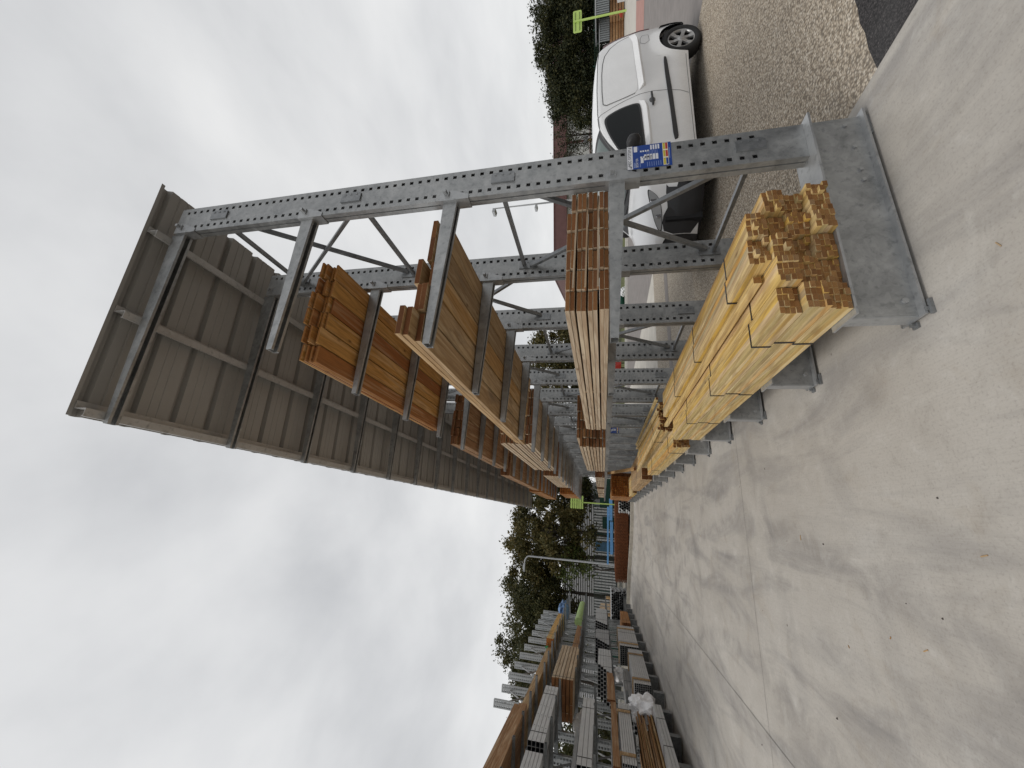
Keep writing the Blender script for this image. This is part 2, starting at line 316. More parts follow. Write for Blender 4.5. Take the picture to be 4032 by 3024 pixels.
# saw-cut joints in the slab
b = MB()
for y0 in [i*.75 for i in range(-8, 33)]:
    b.add([(-1.875, y0, gz(-1.87,y0)+.004), (-1.869, y0, gz(-1.87,y0)+.004), (-1.869, y0+.75, gz(-1.87,y0+.75)+.004), (-1.875, y0+.75, gz(-1.87,y0+.75)+.004)], [(0,1,2,3)])
b.add([(-12,5.2,.004),(2.6,5.19,.004),(2.6,5.1945,.004),(-12,5.2045,.004)], [(0,1,2,3)])
b.add([(-12,13.2,.15),(2.6,13.2,.004),(2.6,13.208,.004),(-12,13.208,.15)], [(0,1,2,3)]) if False else None
setting(b.build('joint_line', flat('joint_dark', (.20,.19,.18), .9, 0, .3, 3)))
# low concrete kerb closing the yard
k = MB(); p0, p1 = Vector((1.9,22.35,0)), Vector((-6.2,24.8,0)); d = (p1-p0).normalized(); q = Vector((-d.y, d.x, 0))*-1
n_ = 9
for i in range(n_):
    a = p0+(p1-p0)*(i/n_); c = p0+(p1-p0)*((i+1)/n_); za, zc = gz(a.x,a.y), gz(c.x,c.y)
    if i == n_-1: pass
    pa = [(a.x, a.y, za-.03), (a.x, a.y, za+.17), (a.x+.16*q.x, a.y+.16*q.y, za+.17), (a.x+.16*q.x, a.y+.16*q.y, za-.03)]
    pc = [(c.x-.004*d.x, c.y-.004*d.y, zc-.03), (c.x-.004*d.x, c.y-.004*d.y, zc+.17), (c.x+.16*q.x-.004*d.x, c.y+.16*q.y-.004*d.y, zc+.17), (c.x+.16*q.x-.004*d.x, c.y+.16*q.y-.004*d.y, zc-.03)]
    k.add(pa+pc, [(0,1,5,4),(1,2,6,5),(2,3,7,6),(0,3,2,1),(4,5,6,7)])
setting(k.build('kerb', M['kerb']))
k = MB()
for a, c in (((7.6,26.1),(9.9,25)),((9.9,25),(15.2,22.8)),((15.2,22.8),(21,19.2))):
    k.bar((*a,.05), (*c,.05), .32, .2)
setting(k.build('kerb', flat('white_kerb', (.58,.56,.52), .85)))
b = MB(); b.add([(-60,24.7,-.01),(-4,24.7,.15),(2.6,23,-.01),(2.6,60,-.01),(-60,60,-.01)], [(0,1,2,3,4)])
setting(b.build('storage_ground', M['earth']))

# ------------------------------------------------------------------ right-hand rack with a canopy
Y1, S, NP = 2.1286, 1.0638, 19
XF, XB, PH = 2.257, 2.53, 5.506
def upright_mesh(xf, xb, zt, z0, hz0, pitch, depth=.086, hole=.030, inset=.052, name='upright'):
    """hollow box section with two rows of square holes in both webs; local y 0..depth"""
    b = MB(); hx = (xf+inset, xb-inset); xs = [xf]; hr = hole/2
    for c in hx: xs += [c-hr, c+hr]
    xs.append(xb); zs = [z0]; n = int((zt-hz0-.03)/pitch)+1
    for i in range(n): zs += [hz0+i*pitch-hr, hz0+i*pitch+hr]
    zs.append(zt)
    for yy, di in ((0, 1), (depth, -1)):
        vid = {}
        for i, x in enumerate(xs):
            for j, z in enumerate(zs): vid[i,j] = len(b.v); b.v.append((x, yy, z))
        for i in range(len(xs)-1):
            for j in range(len(zs)-1):
                if i in (1,3) and j % 2 == 1:
                    x0,x1,z0_,z1_ = xs[i],xs[i+1],zs[j],zs[j+1]; yb = yy+di*.005
                    b.add([(x0,yy,z0_),(x1,yy,z0_),(x1,yy,z1_),(x0,yy,z1_),(x0,yb,z0_),(x1,yb,z0_),(x1,yb,z1_),(x0,yb,z1_)], [(0,1,5,4),(1,2,6,5),(2,3,7,6),(3,0,4,7)])
                else: b.f.append((vid[i,j], vid[i+1,j], vid[i+1,j+1], vid[i,j+1])); b.m.append(0); b.sm.append(False)
    g = .005; mid = depth/2
    for x, sgn in ((xf, 1), (xb, -1)):
        for ya, yb in ((0, mid-g), (mid+g, depth)):
            b.add([(x,ya,z0),(x,yb,z0),(x,yb,zt),(x,ya,zt)], [(0,1,2,3)])
        xi = x+sgn*.012
        b.add([(x,mid-g,z0),(xi,mid-g,z0),(xi,mid+g,z0),(x,mid+g,z0),(x,mid-g,zt),(xi,mid-g,zt),(xi,mid+g,zt),(x,mid+g,zt)], [(0,1,5,4),(1,2,6,5),(2,3,7,6)])
    me_o = b
    return me_o
def noprec(b, name, mats, parent=None, loc=None):
    """build without recalculating normals (open shells)"""
    return b.build(name, mats, parent, loc)
def arm_mb(x0, x1, zt, h0, h1, y0=.016, y1=.093, droop=0.0):
    """inverted channel with lips; root x0 (at post), tip x1"""
    b = MB(); t = .005; zr, zt1 = zt, zt-droop
    def plate(pts): # pts: list of (x,y,z) quads pairs -> thin prism
        b.add(pts, [(0,3,2,1),(4,5,6,7),(0,1,5,4),(1,2,6,5),(2,3,7,6),(3,0,4,7)])
    def web(ya, yb): plate([(x0,ya,zr-h0),(x1,ya,zt1-h1),(x1,yb,zt1-h1),(x0,yb,zr-h0),(x0,ya,zr),(x1,ya,zt1),(x1,yb,zt1),(x0,yb,zr)])
    web(y0, y0+t); web(y1-t, y1)
    plate([(x0,y0+t,zr-t),(x1,y0+t,zt1-t),(x1,y1-t,zt1-t),(x0,y1-t,zr-t),(x0,y0+t,zr),(x1,y0+t,zt1),(x1,y1-t,zt1),(x0,y1-t,zr)])
    for ya, yb in ((y0+t, y0+.021), (y1-.021, y1-t)):
        plate([(x0,ya,zr-h0),(x1,ya,zt1-h1),(x1,yb,zt1-h1),(x0,yb,zr-h0),(x0,ya,zr-h0+t),(x1,ya,zt1-h1+t),(x1,yb,zt1-h1+t),(x0,yb,zr-h0+t)])
    return b
def bracket_mb(xf, zt, dirn=1, depth=.086):
    """folded bracket that hugs the post, with a hooked pin. dirn=1: arm points to -x"""
    b = MB(); s = dirn; z = zt
    poly = [(xf-s*.004, z+.025), (xf+s*.06, z+.03), (xf+s*.085, z-.01), (xf+s*.085, z-.07), (xf+s*.03, z-.21), (xf-s*.004, z-.21)]
    b.prism(poly, 1, -.006, -.0008); b.prism(poly, 1, depth+.0008, depth+.006)
    xa, xb_ = sorted((xf-s*.009, xf-s*.0035)); b.box((xa, -.006, z-.21), (xb_, depth+.006, z+.025))
    cx = xf+s*.055; b.box((cx-.012, -.045, z-.035), (cx+.012, -.0065, z-.010)); b.box((cx-.03, -.018, z-.05), (cx+.02, -.0066, z-.037))
    return b

rack = thing('cantilever_rack', 'long galvanised rack under a brown sheet canopy, nearest on the right and loaded with timber', 'storage rack', (2.39, Y1, 0))
RX = 2.39
def loc_mesh(b, name, mats, parent, dx=0, dy=0):
    b.v = [(x-dx, y-dy, z) for x, y, z in b.v]; return b.build(name, mats, parent)
ARM_Z = [1.556, 2.80, 4.10]; TIP = [1.05, 1.05, 1.042]
up = loc_mesh(upright_mesh(XF, XB, PH, .339, .637, .0747), 'upright', M['galv'], rack, RX)
# base beam (sub-part)
b = MB()
b.box((1.105,-.042,.020),(2.55,.128,.032)); b.box((1.105,-.068,.326),(2.545,.154,.3385))
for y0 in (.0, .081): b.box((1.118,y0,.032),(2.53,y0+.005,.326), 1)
b.box((1.107,.002,.033),(1.1175,.084,.325))
b.box((1.1063,.02,.12),(1.1069,.05,.128)) if False else None
for zz in (.10,.27):
    b.box((1.106,.03,zz),(1.1129,.045,zz+.008))
b.tube((1.20,-.012,.075),(1.20,-.0005,.075),.016,n=6); b.tube((1.20,-.012,.31),(1.20,-.0005,.31),.013,n=6)
for xx in (2.02, 2.10, 2.28, 2.46): b.tube((xx,-.013,.10 if xx<2.4 else .12),(xx,-.0005,.10 if xx<2.4 else .12),.012,n=6)
base = loc_mesh(b, 'base_beam', [M['galv_bright'], M['galv_web_shade']], up, RX)  # flanges lighter, webs darker: sky light and shade put into the steel colours
for q in (((1.10,-.062,.0),(1.18,-.044,.016),(1.12,-.05,.016),(1.14,-.0425,.03)), ((1.075,.05,.0),(1.1045,.09,.012),(1.085,.06,.012),(1.1045,.08,.03)), ((2.35,-.03,.0),(2.5,.11,.0195),None,None)):
    b = MB(); b.box(q[0], q[1])
    if q[2]: b.box(q[2], q[3])
    loc_mesh(b, 'foot_plate', M['galv_dark'], up, RX)
for z, tp, dr in zip(ARM_Z, TIP, (.0,.015,.04)):
    loc_mesh(arm_mb(XF-.0095, tp, z, .11, .05, droop=dr), 'arm', M['galv'], up, RX)
    loc_mesh(bracket_mb(XF, z), 'arm_bracket', M['galv_bright'], up, RX)
loc_mesh(arm_mb(XF-.0095, .444, 5.535, .148, .048, droop=.135), 'rafter', M['galv'], up, RX)
loc_mesh(bracket_mb(XF, 5.465), 'rafter_bracket', M['galv_bright'], up, RX)
for z in (.655, 2.33, 3.64, 5.02):     # brace plates on the web
    b = MB(); b.prism([(2.36,z-.09),(2.36,z+.09),(2.44,z+.09),(2.455,z+.07),(2.455,z-.07),(2.44,z-.09)], 1, -.012, -.0008)
    for dz in (-.055, 0, .055): b.box((2.425,-.016,z+dz-.005),(2.437,-.0121,z+dz+.012))
    loc_mesh(b, 'brace_plate', M['galv_dark'], up, RX)
uprights = [up]
for i in range(1, NP):
    c = dup(up, rack); c.location = (0, i*S, 0); uprights.append(c)
# bracing between the uprights
def brace(p, q):
    b = MB(); p = Vector(p); q = Vector(q); d = (q-p).normalized(); s_ = d.cross(Vector((1,0,0))).normalized()
    for off in (-.0185, .0185):
        b.bar(p+s_*off, q+s_*off, .034, .003) if False else None
    b.bar(p, q, .038, .03); b.v = [(x-RX, y-Y1, z) for x, y, z in b.v]; b.build('brace', M['galv_dark'], rack)
for i in range(NP-1):
    ya, yb = Y1+i*S+.09, Y1+(i+1)*S-.012
    if i % 2 == 0:
        for z0, z1 in ((.68, 2.30), (3.66, 5.0)):
            brace((2.385, ya, z0), (2.385, yb, z1)); brace((2.425, ya, z1), (2.425, yb, z0))
        for z in (.62, 2.37, 3.60, 5.06): brace((2.405, ya, z), (2.405, yb, z))
    else:
        brace((2.385, ya, 2.36), (2.385, yb, 3.61)); brace((2.425, ya, 3.61), (2.425, yb, 2.36))
# purlins (Z sections) and ribbed sheets
YR0, YR1 = 1.985, 22.05
def rz(x): return 5.535+(x-.47)*.064            # underside of sheet
for px in (.53, 1.37, 2.20):
    b = MB(); zt = rz(px)-.002; t = .004
    b.box((px-t/2, YR0+.03, zt-.125), (px+t/2, YR1-.05, zt-t)); b.box((px, YR0+.03, zt-t), (px+.06, YR1-.05, zt)); b.box((px-.062, YR0+.03, zt-.129), (px+t/2, YR1-.05, zt-.125))
    b.box((px-.062, YR0+.03, zt-.125), (px-.059, YR1-.05, zt-.108))
    b.v = [(x-RX, y-Y1, z) for x, y, z in b.v]; b.build('purlin', M['purlin'], rack)
def roof_sheet(ya, yb, lift):
    b = MB(); ys = [ya]; prof = []; p = .3333; y = ya
    while y < yb-1e-6:
        for dy, dz in ((0, 0), (.03, .0), (.045, .052), (.085, .052), (.10, 0), (.17, 0), (.174, .005), (.182, .005), (.186, 0), (.245, 0), (.249, .005), (.257, .005), (.261, 0), (.32, 0)): prof.append((y+dy, dz))
        y += p
    prof = [(min(a, yb), z) for a, z in prof]
    top = []
    for x in (.47, 2.74):
        for a, z in prof: top.append((x, a, rz(x)+z+lift))
    n = len(prof); b.add(top, [(i, i+1, n+i+1, n+i) for i in range(n-1)])
    b.add([(x, y, z+.0012) for x, y, z in top], [(i, n+i, n+i+1, i+1) for i in range(n-1)])
    b.v = [(x-RX, y-Y1, z) for x, y, z in b.v]
    return b.build('roof_sheet', M['roof_under'], rack)
yy = YR0; k = 0
while yy < YR1-.3:
    roof_sheet(yy, min(yy+1.0, YR1)+.02, .0006*(k % 2)+.001); yy += 1.0; k += 1

# ------------------------------------------------------------------ timber on the right-hand rack
_cache = {}
def plank_mesh(w_, t_, L, ms, me_, bev=.002, name='plank'):
    key = (round(w_,4), round(t_,4), round(L,3), ms.name, me_.name)
    if key in _cache: return _cache[key]
    bm = bmesh.new(); bmesh.ops.create_cube(bm, size=1)
    for v in bm.verts: v.co = Vector((v.co.x*w_, (v.co.y+.5)*L, (v.co.z+.5)*t_))
    bmesh.ops.bevel(bm, geom=[e for e in bm.edges], offset=bev, segments=1, affect='EDGES')
    m_ = bpy.data.meshes.new(name); bm.normal_update()
    m_.materials.append(ms); m_.materials.append(me_)
    for f in bm.faces: f.material_index = 1 if abs(f.normal.y) > .9 else 0
    bm.to_mesh(m_); bm.free(); _cache[key] = m_; return m_
def stack(label, group, x0, x1, y0, L, z0, layers, cols, t, ms, me_, gapz=0, gapevery=2, jy=.03, jx=.004, skip=(), name='plank', yfn=None, w_=None, tilt=.0):
    """a pile of loose boards, each one its own object; returns the top height"""
    wd = (x1-x0)/cols; z = z0; sl_ = U(.004,.007)
    for j in range(layers):
        if j and gapz and j % gapevery == 0: z += gapz
        for i in range(cols):
            if (i, j) in skip: continue
            me = plank_mesh((w_ or wd)-.0065, t-.0016, L, ms, me_, name=name)
            o = link(name, me); yo = y0+U(-jy, jy)+(yfn(i, j) if yfn else 0)
            o.location = (x0+wd*(i+.5)+U(-jx, jx), yo, z); o.rotation_euler = (0, 0, R(U(-.12, .12)))
            tag(o, label, 'plank', group)
        z += t
    return z
# level 1: nearest pile, pairs of layers parted by spacer sticks
ls = 'brown ended sawn board in the near pile on the lowest arms, above the yellow battens'
zt = stack(ls, 'boards in the near pile on the lowest arms', 1.31, 2.245, 2.27, 3.52, 1.559, 8, 6, .0315, M['pale'], M['pale_end'], .012, 2, .011, .004, yfn=lambda i, j: -.06*i/5, skip=((5,7),))
for gi in range(3):
    for yy in (2.62, 4.0, 5.5):
        me = plank_mesh(.03, .0105, .93, M['pale'], M['pale_end'], .001, 'spacer_stick'); o = link('spacer_stick', me); o.rotation_euler = (0,0,R(103 if yy < 3 else 90)); o.location = (2.245, yy-(.36 if yy < 3 else 0), 1.5592+.063+gi*.075)
        tag(o, 'thin cross stick in a dark gap between layers of the near brown board pile', 'spacer stick', 'spacer sticks in the near board pile')
for k, (xx, y0, dz) in enumerate(((1.86,2.93,0),(2.03,2.78,0),(1.95,2.99,.0325))):
    o = link('loose_board', plank_mesh(.155,.032,3.3,M['pale'],M['pale_end'],name='loose_board')); o.location = (xx, y0, zt+.002+dz); o.rotation_euler = (0,0,R((-.8,.3,-1.2)[k]))
    tag(o, ('pale loose board on the near brown pile, on the aisle side of the lower pair', 'pale loose board on the near brown pile, on the post side of the lower pair', 'topmost pale loose board lying across the near brown pile')[k], 'plank')
# level 2: a few wide planks seen from below
stack('wide tan plank, weathered underneath, on the middle arms nearest the camera', 'wide planks on the nearest middle arms', 1.06, 2.215, 2.10, 3.75, 2.802, 3, 5, .042, M['tan'], M['brown_end'], .002, 1, .05, .002, w_=.2205, skip=((4,1),(3,2),(1,2),(2,1)), yfn=lambda i, j: .06*i-.05*j)
# level 3: thin golden planks
stack('thin golden orange plank with knots, on the top arms nearest the camera', 'golden planks on the nearest top arms', 1.165, 2.19, 2.70, 2.85, 4.103, 5, 6, .0225, M['golden'], M['golden_end'], .009, 1, .045, .002, w_=.1645, yfn=lambda i, j: -.02*j)
# piles farther along
stack('dark brown board in the second pile along the top arms, behind the golden planks', 'boards in the second pile on the top arms', 1.17, 2.16, 6.72, 3.5, 4.106, 6, 6, .045, M['brown'], M['brown_end'], .004, 1, .05, .006)
stack('dark ended board in the tall second pile along the middle arms', 'boards in the second pile on the middle arms', 1.19, 2.2, 6.52, 3.75, 2.803, 9, 6, .05, M['pale'], M['brown_end'], .016, 1, .05, .006, skip=((4,8),(5,8)))
stack('brown ended board in the thick second pile along the lowest arms', 'boards in the second pile on the lowest arms', 1.24, 2.2, 6.85, 3.45, 1.559, 9, 6, .045, M['pale'], M['pale_end'], .012, 1, .06, .006, skip=((0,8),))
def pack(name, label, cat, x0, x1, y0, L, z0, layers, cols, t, ms, me_, straps=(), gap=.008, jit=.02, group=None, strapmat='strap', cg=.0015):
    """a strapped pack of timber: one thing = boards + straps"""
    th = thing(name, label, cat, ((x0+x1)/2, y0, z0), 0, group); wd = (x1-x0)/cols; b = MB(); xm = (x0+x1)/2
    for j in range(layers):
        for i in range(cols):
            a = U(-jit, jit); za = j*(t+gap)
            b.box((x0+i*wd-xm+cg, a, za), (x0+(i+1)*wd-xm-cg, L+a+U(-jit, jit), za+t), 0, 1)
    b.build('boards', [ms, me_], th); H_ = layers*(t+gap)-gap; hw = (x1-x0)/2
    for sy in straps:
        s = MB(); e = .003
        s.box((-hw-e, sy, -e), (-hw, sy+.03, H_+e)); s.box((hw, sy, -e), (hw+e, sy+.03, H_+e)); s.box((-hw, sy, H_), (hw, sy+.03, H_+e))
        s.build('strap', M[strapmat], th)
    return th
pack('timber_pack', 'brown pack of thick boards, third along the top arms, overhanging towards the aisle', 'timber pack', 1.03, 2.12, 10.45, 5.4, 4.106, 4, 6, .058, M['brown'], M['brown_end'], (.9, 3.6))
pack('timber_pack', 'pale sided timber pack at the far end of the top arms, just under the canopy', 'timber pack', 1.0, 2.1, 16.3, 5.6, 4.106, 8, 6, .055, M['orange'], M['orange_end'], (1.0, 3.5))
pack('timber_pack', 'pack of pale boards with dark brown ends, third along the middle arms', 'timber pack', 1.18, 2.2, 11.45, 4.1, 2.803, 7, 6, .06, M['pale'], M['brown_end'], (1.1,), .016)
pack('timber_pack', 'tall bright orange timber pack at the far end of the middle arms', 'timber pack', 1.15, 2.2, 19.1, 3.4, 2.803, 10, 8, .07, M['orange'], M['orange_end'], (.8,), .014, cg=.006)
pack('timber_pack', 'low pale timber pack, third along the lowest arms', 'timber pack', 1.25, 2.2, 11.85, 3.4, 1.56, 5, 7, .045, M['pale'], M['brown_end'], (1.2,), .012)
pack('timber_pack', 'low timber pack with pale edges, fourth along the lowest arms', 'timber pack', 1.25, 2.2, 16.0, 2.4, 1.56, 5, 7, .045, M['pale'], M['brown_end'], (1.2,), .012)
pack('timber_pack', 'low timber pack at the far end of the lowest arms, by the green post', 'timber pack', 1.25, 2.2, 18.7, 2.9, 1.56, 5, 7, .045, M['pale'], M['brown_end'], (1.2,), .012)
# ---- the pack of small yellow batten bundles on the base beams
bw, bt, BL = .0408, .0268, 3.45
cols_spec = [(1.135, 3), (1.30, 3), (1.465, 4), (1.63, 4), (1.795, 3)]
place = ['in the column next to the aisle', 'in the second column from the aisle', 'in the middle column', 'in the fourth column from the aisle', 'in the column next to the posts']
lev = ['bottom', 'second', 'third', 'top']
stag = [[.0,-.025,.035],[.03,.0,-.03],[.02,.06,-.015,.035],[-.03,.015,.05,.0],[-.015,.05,.005]]
for ci, (cx0, nrow) in enumerate(cols_spec):
    for rj in range(nrow):
        lvl = 'top' if rj == nrow-1 else lev[rj]
        th = thing('batten_bundle', f'{lvl} strapped yellow batten bundle {place[ci]}, nearest pack', 'batten bundle', (cx0, 2.06+stag[ci][rj], .3398+rj*.1095+(0.001)), R(U(-.15,.15)), 'batten bundles in the nearest yellow pack')
        for a in range(4):
            for c in range(4):
                o = link('batten', plank_mesh(bw-.0014, bt-.0006, BL, M['yellow'], M['yellow_end'], .0012, 'batten'), th)
                o.location = (.0025+(bw-.0012)*(a+.5), U(-.010, .010)-(.022 if rnd() < .06 else 0), (bt-.0002)*c)
        for sy in (.42, 1.45, 2.5):
            s = MB(); wd = bw*4+.001; hh = bt*4; e = .0014
            s.box((-e,sy,-e),(0,sy+.017,hh+e)); s.box((wd,sy,-e),(wd+e,sy+.017,hh+e)); s.box((0,sy,hh),(wd,sy+.017,hh+e))
            s.build('strap', M['strap'], th)
o = link('loose_batten', plank_mesh(.045, .045, 3.6, M['yellow'], M['yellow_end'], name='loose_batten')); o.location = (1.425, 2.2, .3525+.1095*3+.003); o.rotation_euler = (0,0,R(.35)); tag(o, 'single loose yellow batten lying on top of the near batten bundles', 'batten')
# second yellow pack
pack('batten_bundle', 'low yellow batten pack beside the aisle, just past the nearest big pack', 'batten bundle', 1.15, 1.42, 6.14, 3.65, .3398, 6, 7, .036, M['yellow'], M['yellow_end'], (.5, 2.8), .002, .03)
for k in range(9):
    i, j = k % 5, k//5
    x0 = 1.45+i*.125; z0 = .3398+j*.185
    pack('batten_bundle', f'dark ended yellow batten bundle, {["first","second","third","fourth","fifth"][i]} from aisle, {["lower","upper"][j]} row, second heap', 'batten bundle', x0, x0+.12, 6.3+U(-.15,.15)+.1*j, 4.6-U(0,.5), z0, 5, 3, .034, M['yellow'], M['pale_end'], (.9,), .002, .06, 'bundles in the second yellow heap')
for k, (x, y, rzv) in enumerate(((1.46,6.25,1.5),(1.75,6.2,-2.2),(1.95,6.25,-1.0))):
    o = link('loose_batten', plank_mesh(.045, .04, 4.4, M['yellow'], M['pale_end'], name='loose_batten')); o.location = (x, y, .728+.003*k+(.002 if k else 0)); o.rotation_euler = (R(-.3),0,R(rzv))
    tag(o, f'loose yellow batten slanting over the second heap, {["nearest the aisle","in the middle","nearest the posts"][k]}', 'batten')
pack('timber_pack', 'pack of thick brown beams with two dark straps on the bases, past the yellow heaps', 'timber pack', 1.16, 2.0, 10.9, 4.0, .3398, 3, 8, .085, M['tan'], M['brown_end'], (.35, 1.6), .004, .06)
pack('batten_bundle', 'small bright yellow batten pack far along the bases, before the tall orange stack', 'batten bundle', 1.15, 1.9, 15.9, 2.1, .3398, 4, 12, .04, M['yellow'], M['yellow_end'], (.4,), .002, .04)
pack('timber_pack', 'tall orange stack of square timbers on the last bases', 'timber pack', 1.15, 2.05, 18.4, 3.2, .3398, 12, 9, .062, M['orange'], M['orange_end'], (.7,), .014, .06, cg=.006)
pack('timber_pack', 'narrow brown stack beside the tall orange one, against the last posts', 'timber pack', 2.06, 2.22, 18.6, 2.8, .3398, 12, 2, .068, M['brown'], M['brown_end'], (), .006, .04)
o = link('loose_beam', plank_mesh(.10, .06, 4.6, M['tan'], M['brown_end'], name='loose_beam')); o.location = (1.62, 12.4, .63); o.rotation_euler = (R(9.5),0,R(-4.5)); tag(o, 'single beam leaning up from the brown pack to the tall orange stack', 'beam')

# ------------------------------------------------------------------ printed load signs on two uprights
def text_mesh(s, size, align='CENTER'):
    cu = bpy.data.curves.new('printed_text', 'FONT'); cu.body = s; cu.size = size; cu.align_x = align; cu.align_y = 'CENTER'; cu.extrude = 0
    o = bpy.data.objects.new('tmp', cu); C.objects.link(o); dg = bpy.context.evaluated_depsgraph_get()
    me = bpy.data.meshes.new_from_object(o.evaluated_get(dg)); bpy.data.objects.remove(o); bpy.data.curves.remove(cu); return me
M['sign_blue'] = flat('sign_blue', (.012,.055,.27), .35, 0, .05)
M['sign_white'] = flat('sign_white', (.72,.73,.76), .35, 0, .03)
M['sign_ink'] = flat('sign_ink', (.03,.04,.06), .5)
M['sign_pale'] = flat('sign_pale_blue', (.30,.38,.62), .4)
M['sign_yellow'] = flat('sign_yellow', (.55,.45,.05), .4); M['sign_red'] = flat('sign_red', (.45,.03,.03), .4); M['sign_cream'] = flat('sign_cream', (.78,.74,.58), .4)
def load_sign(x0, x1, z0, z1, y, label, full=True):
    W, Hh = x1-x0, z1-z0; th = thing('load_sign', label, 'sign', ((x0+x1)/2, y, (z0+z1)/2))
    b = MB(); b.box((-W/2, -.0022, -Hh/2), (W/2, 0, Hh/2)); b.build('panel', M['sign_blue'], th)
    def rect(n, m_, items, dy=-.003):
        b = MB()
        for (u0, v0, u1, v1) in items:   # u right 0..1, v down 0..1
            b.box((-W/2+u0*W, dy, Hh/2-v1*Hh), (-W/2+u1*W, dy+.0006, Hh/2-v0*Hh))
        return b.build(n, M[m_], th)
    rect('header', 'sign_white', [(0,0,1,.125)])
    rect('white_field', 'sign_white', [(.73,.155,.97,.235),(.22,.305,.44,.37)]+[(.70+.0,.30+.055*i,.765,.335+.055*i) for i in range(4)]+[(.44,.30+.055*i,.505,.335+.055*i) for i in range(4)]+[(.76,.535+.056*i,.96,.57+.056*i) for i in range(4)]+[(.33,.385+.066*i,.57,.44+.066*i) for i in range(5)])
    rect('warning_panel', 'sign_cream', [(.03,.81,.985,.93)])
    rect('yellow_bar', 'sign_yellow', [(.05+.325*i,.818,.05+.325*i+.27,.866) for i in range(3)], -.0036)
    rect('red_bar', 'sign_red', [(.375,.874,.645,.92),(.70,.874,.97,.92)], -.0036); rect('blue_bar', 'sign_blue', [(.05,.874,.32,.92)], -.0036)
    lines = [(.05,.15,.27,.163),(.05,.18,.25,.193),(.05,.285,.25,.295)]+[(.05,.45+.05*i,.24,.458+.05*i) for i in range(7)]+[(.56,.45+.033*i,.73,.457+.033*i) for i in range(8)]+[(.3,.95,.75,.962),(.8,.25,.95,.258)]
    rect('small_print', 'sign_pale', lines)
    def txt(s, u, v, size, m_, dy=-.0038, al='CENTER', name='lettering'):
        me = text_mesh(s, size, al); me.materials.append(M[m_]); o = link(name, me, th, (-W/2+u*W, dy, Hh/2-v*Hh)); o.rotation_euler = (R(90),0,0); return o
    t = txt('MEC SYSTEM', .50, .058, .0285, 'sign_ink')
    txt('BOXTER', .05, .225, .022, 'sign_white', al='LEFT')
    txt('9', .42, .412, .021, 'sign_ink', -.0042); txt('1250', .42, .478, .019, 'sign_ink', -.0042); txt('1750', .42, .544, .019, 'sign_ink', -.0042)
    for k in range(3): txt('!', .30+.325*k, .843, .015, 'sign_ink', -.0046)
    # twin-peak emblem at the left and a ribbon mark at the right of the header
    b = MB()
    for k in range(2):
        x = -W/2+.035*W+k*.008; b.add([(x, -.0036, Hh/2-.10*Hh), (x+.0075, -.0036, Hh/2-.10*Hh), (x+.009, -.0036, Hh/2-.03*Hh)], [(0,1,2)])
    x = W/2-.10*W; b.add([(x,-.0036,Hh/2-.1*Hh),(x+.006,-.0036,Hh/2-.1*Hh),(x+.014,-.0036,Hh/2-.02*Hh),(x+.008,-.0036,Hh/2-.03*Hh)], [(0,1,2,3)])
    b.build('emblem', M['sign_ink'], th)
    for sx_ in (-1, 1):
        for sz in (-1, 1):
            pass
    return th
load_sign(2.325, 2.537, 1.137, 1.428, Y1-.0012, 'blue and white printed load sign on the nearest upright, below the lowest bracket')
load_sign(2.325, 2.537, 1.18, 1.46, Y1+8*S-.0012, 'small far blue load sign on an upright deep in the row, above yellow battens')

# ------------------------------------------------------------------ parked white van
def paint(name, col, rough=.22, coat=.6):
    m, nt, b = mat(name); h = N(nt); v = h.coords(); n = h.noise(v, 2.2, 5, .6); n2 = h.noise(v, 40, 3, .6)
    c = h.ramp(n, [(.35, tuple(x*.93 for x in col)), (.65, col)]); sx = h.n('ShaderNodeSeparateXYZ'); h.l(h.coords(), sx.inputs[0])
    dirt = h.ramp(sx.outputs[2], [(.22, g3(.55)), (.55, g3(.12)), (.8, g3(0))]); c = h.mix(c, h.mix(c, (.33,.29,.24), .6), h.mix(g3(0), dirt, h.ramp(n2, [(.3, g3(.5)), (.7, g3(1))])))
    h.l(c, b.inputs['Base Color']); b.inputs['Roughness'].default_value = rough; b.inputs['Coat Weight'].default_value = coat; b.inputs['Coat Roughness'].default_value = .08; return m
M['van_white'] = paint('white_van_paint', (.86,.865,.87), .28, .5)
M['trim'] = flat('black_trim_plastic', (.022,.022,.024), .5, 0, .15)
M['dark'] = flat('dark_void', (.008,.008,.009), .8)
M['rubber'] = flat('tyre_rubber', (.02,.02,.021), .8, 0, .2, 20)
M['alloy'] = flat('silver_wheel', (.42,.42,.42), .35, .6, .06)
def glass(name, col, rough=.04, spec=.5):
    m, nt, b = mat(name); b.inputs['Base Color'].default_value = (*col, 1); b.inputs['Roughness'].default_value = rough; b.inputs['Specular IOR Level'].default_value = spec; return m
M['glass_dark'] = glass('dark_cab_glass', (.006,.008,.009), .05, .16); M['screen'] = glass('windscreen_glass', (.10,.13,.125)); M['lens'] = glass('clear_lens', (.35,.36,.37)); M['chrome'] = flat('chrome', (.7,.7,.72), .12, 1, .05); M['red_lens'] = glass('red_lens', (.10,.008,.015), .15)
TH = R(1.5); VO = Vector((7.68, 4.5, 0)); FW = Vector((-math.cos(TH), math.sin(TH), 0)); LT = Vector((math.sin(TH), math.cos(TH), 0)); VW = 1.80
van = thing('white_van', 'white panel van with black bumpers, parked on pebble paving behind the near upright', 'van', (0,0,0))
def V(a, l, z): return tuple(VO+FW*(3.57-a)+LT*l+Vector((0,0,z)))
def lerp(tab, x):
    for (x0, y0), (x1, y1) in zip(tab, tab[1:]):
        if x <= x1: return y0 if x <= x0 else y0+(y1-y0)*(x-x0)/(x1-x0)
    return tab[-1][1]
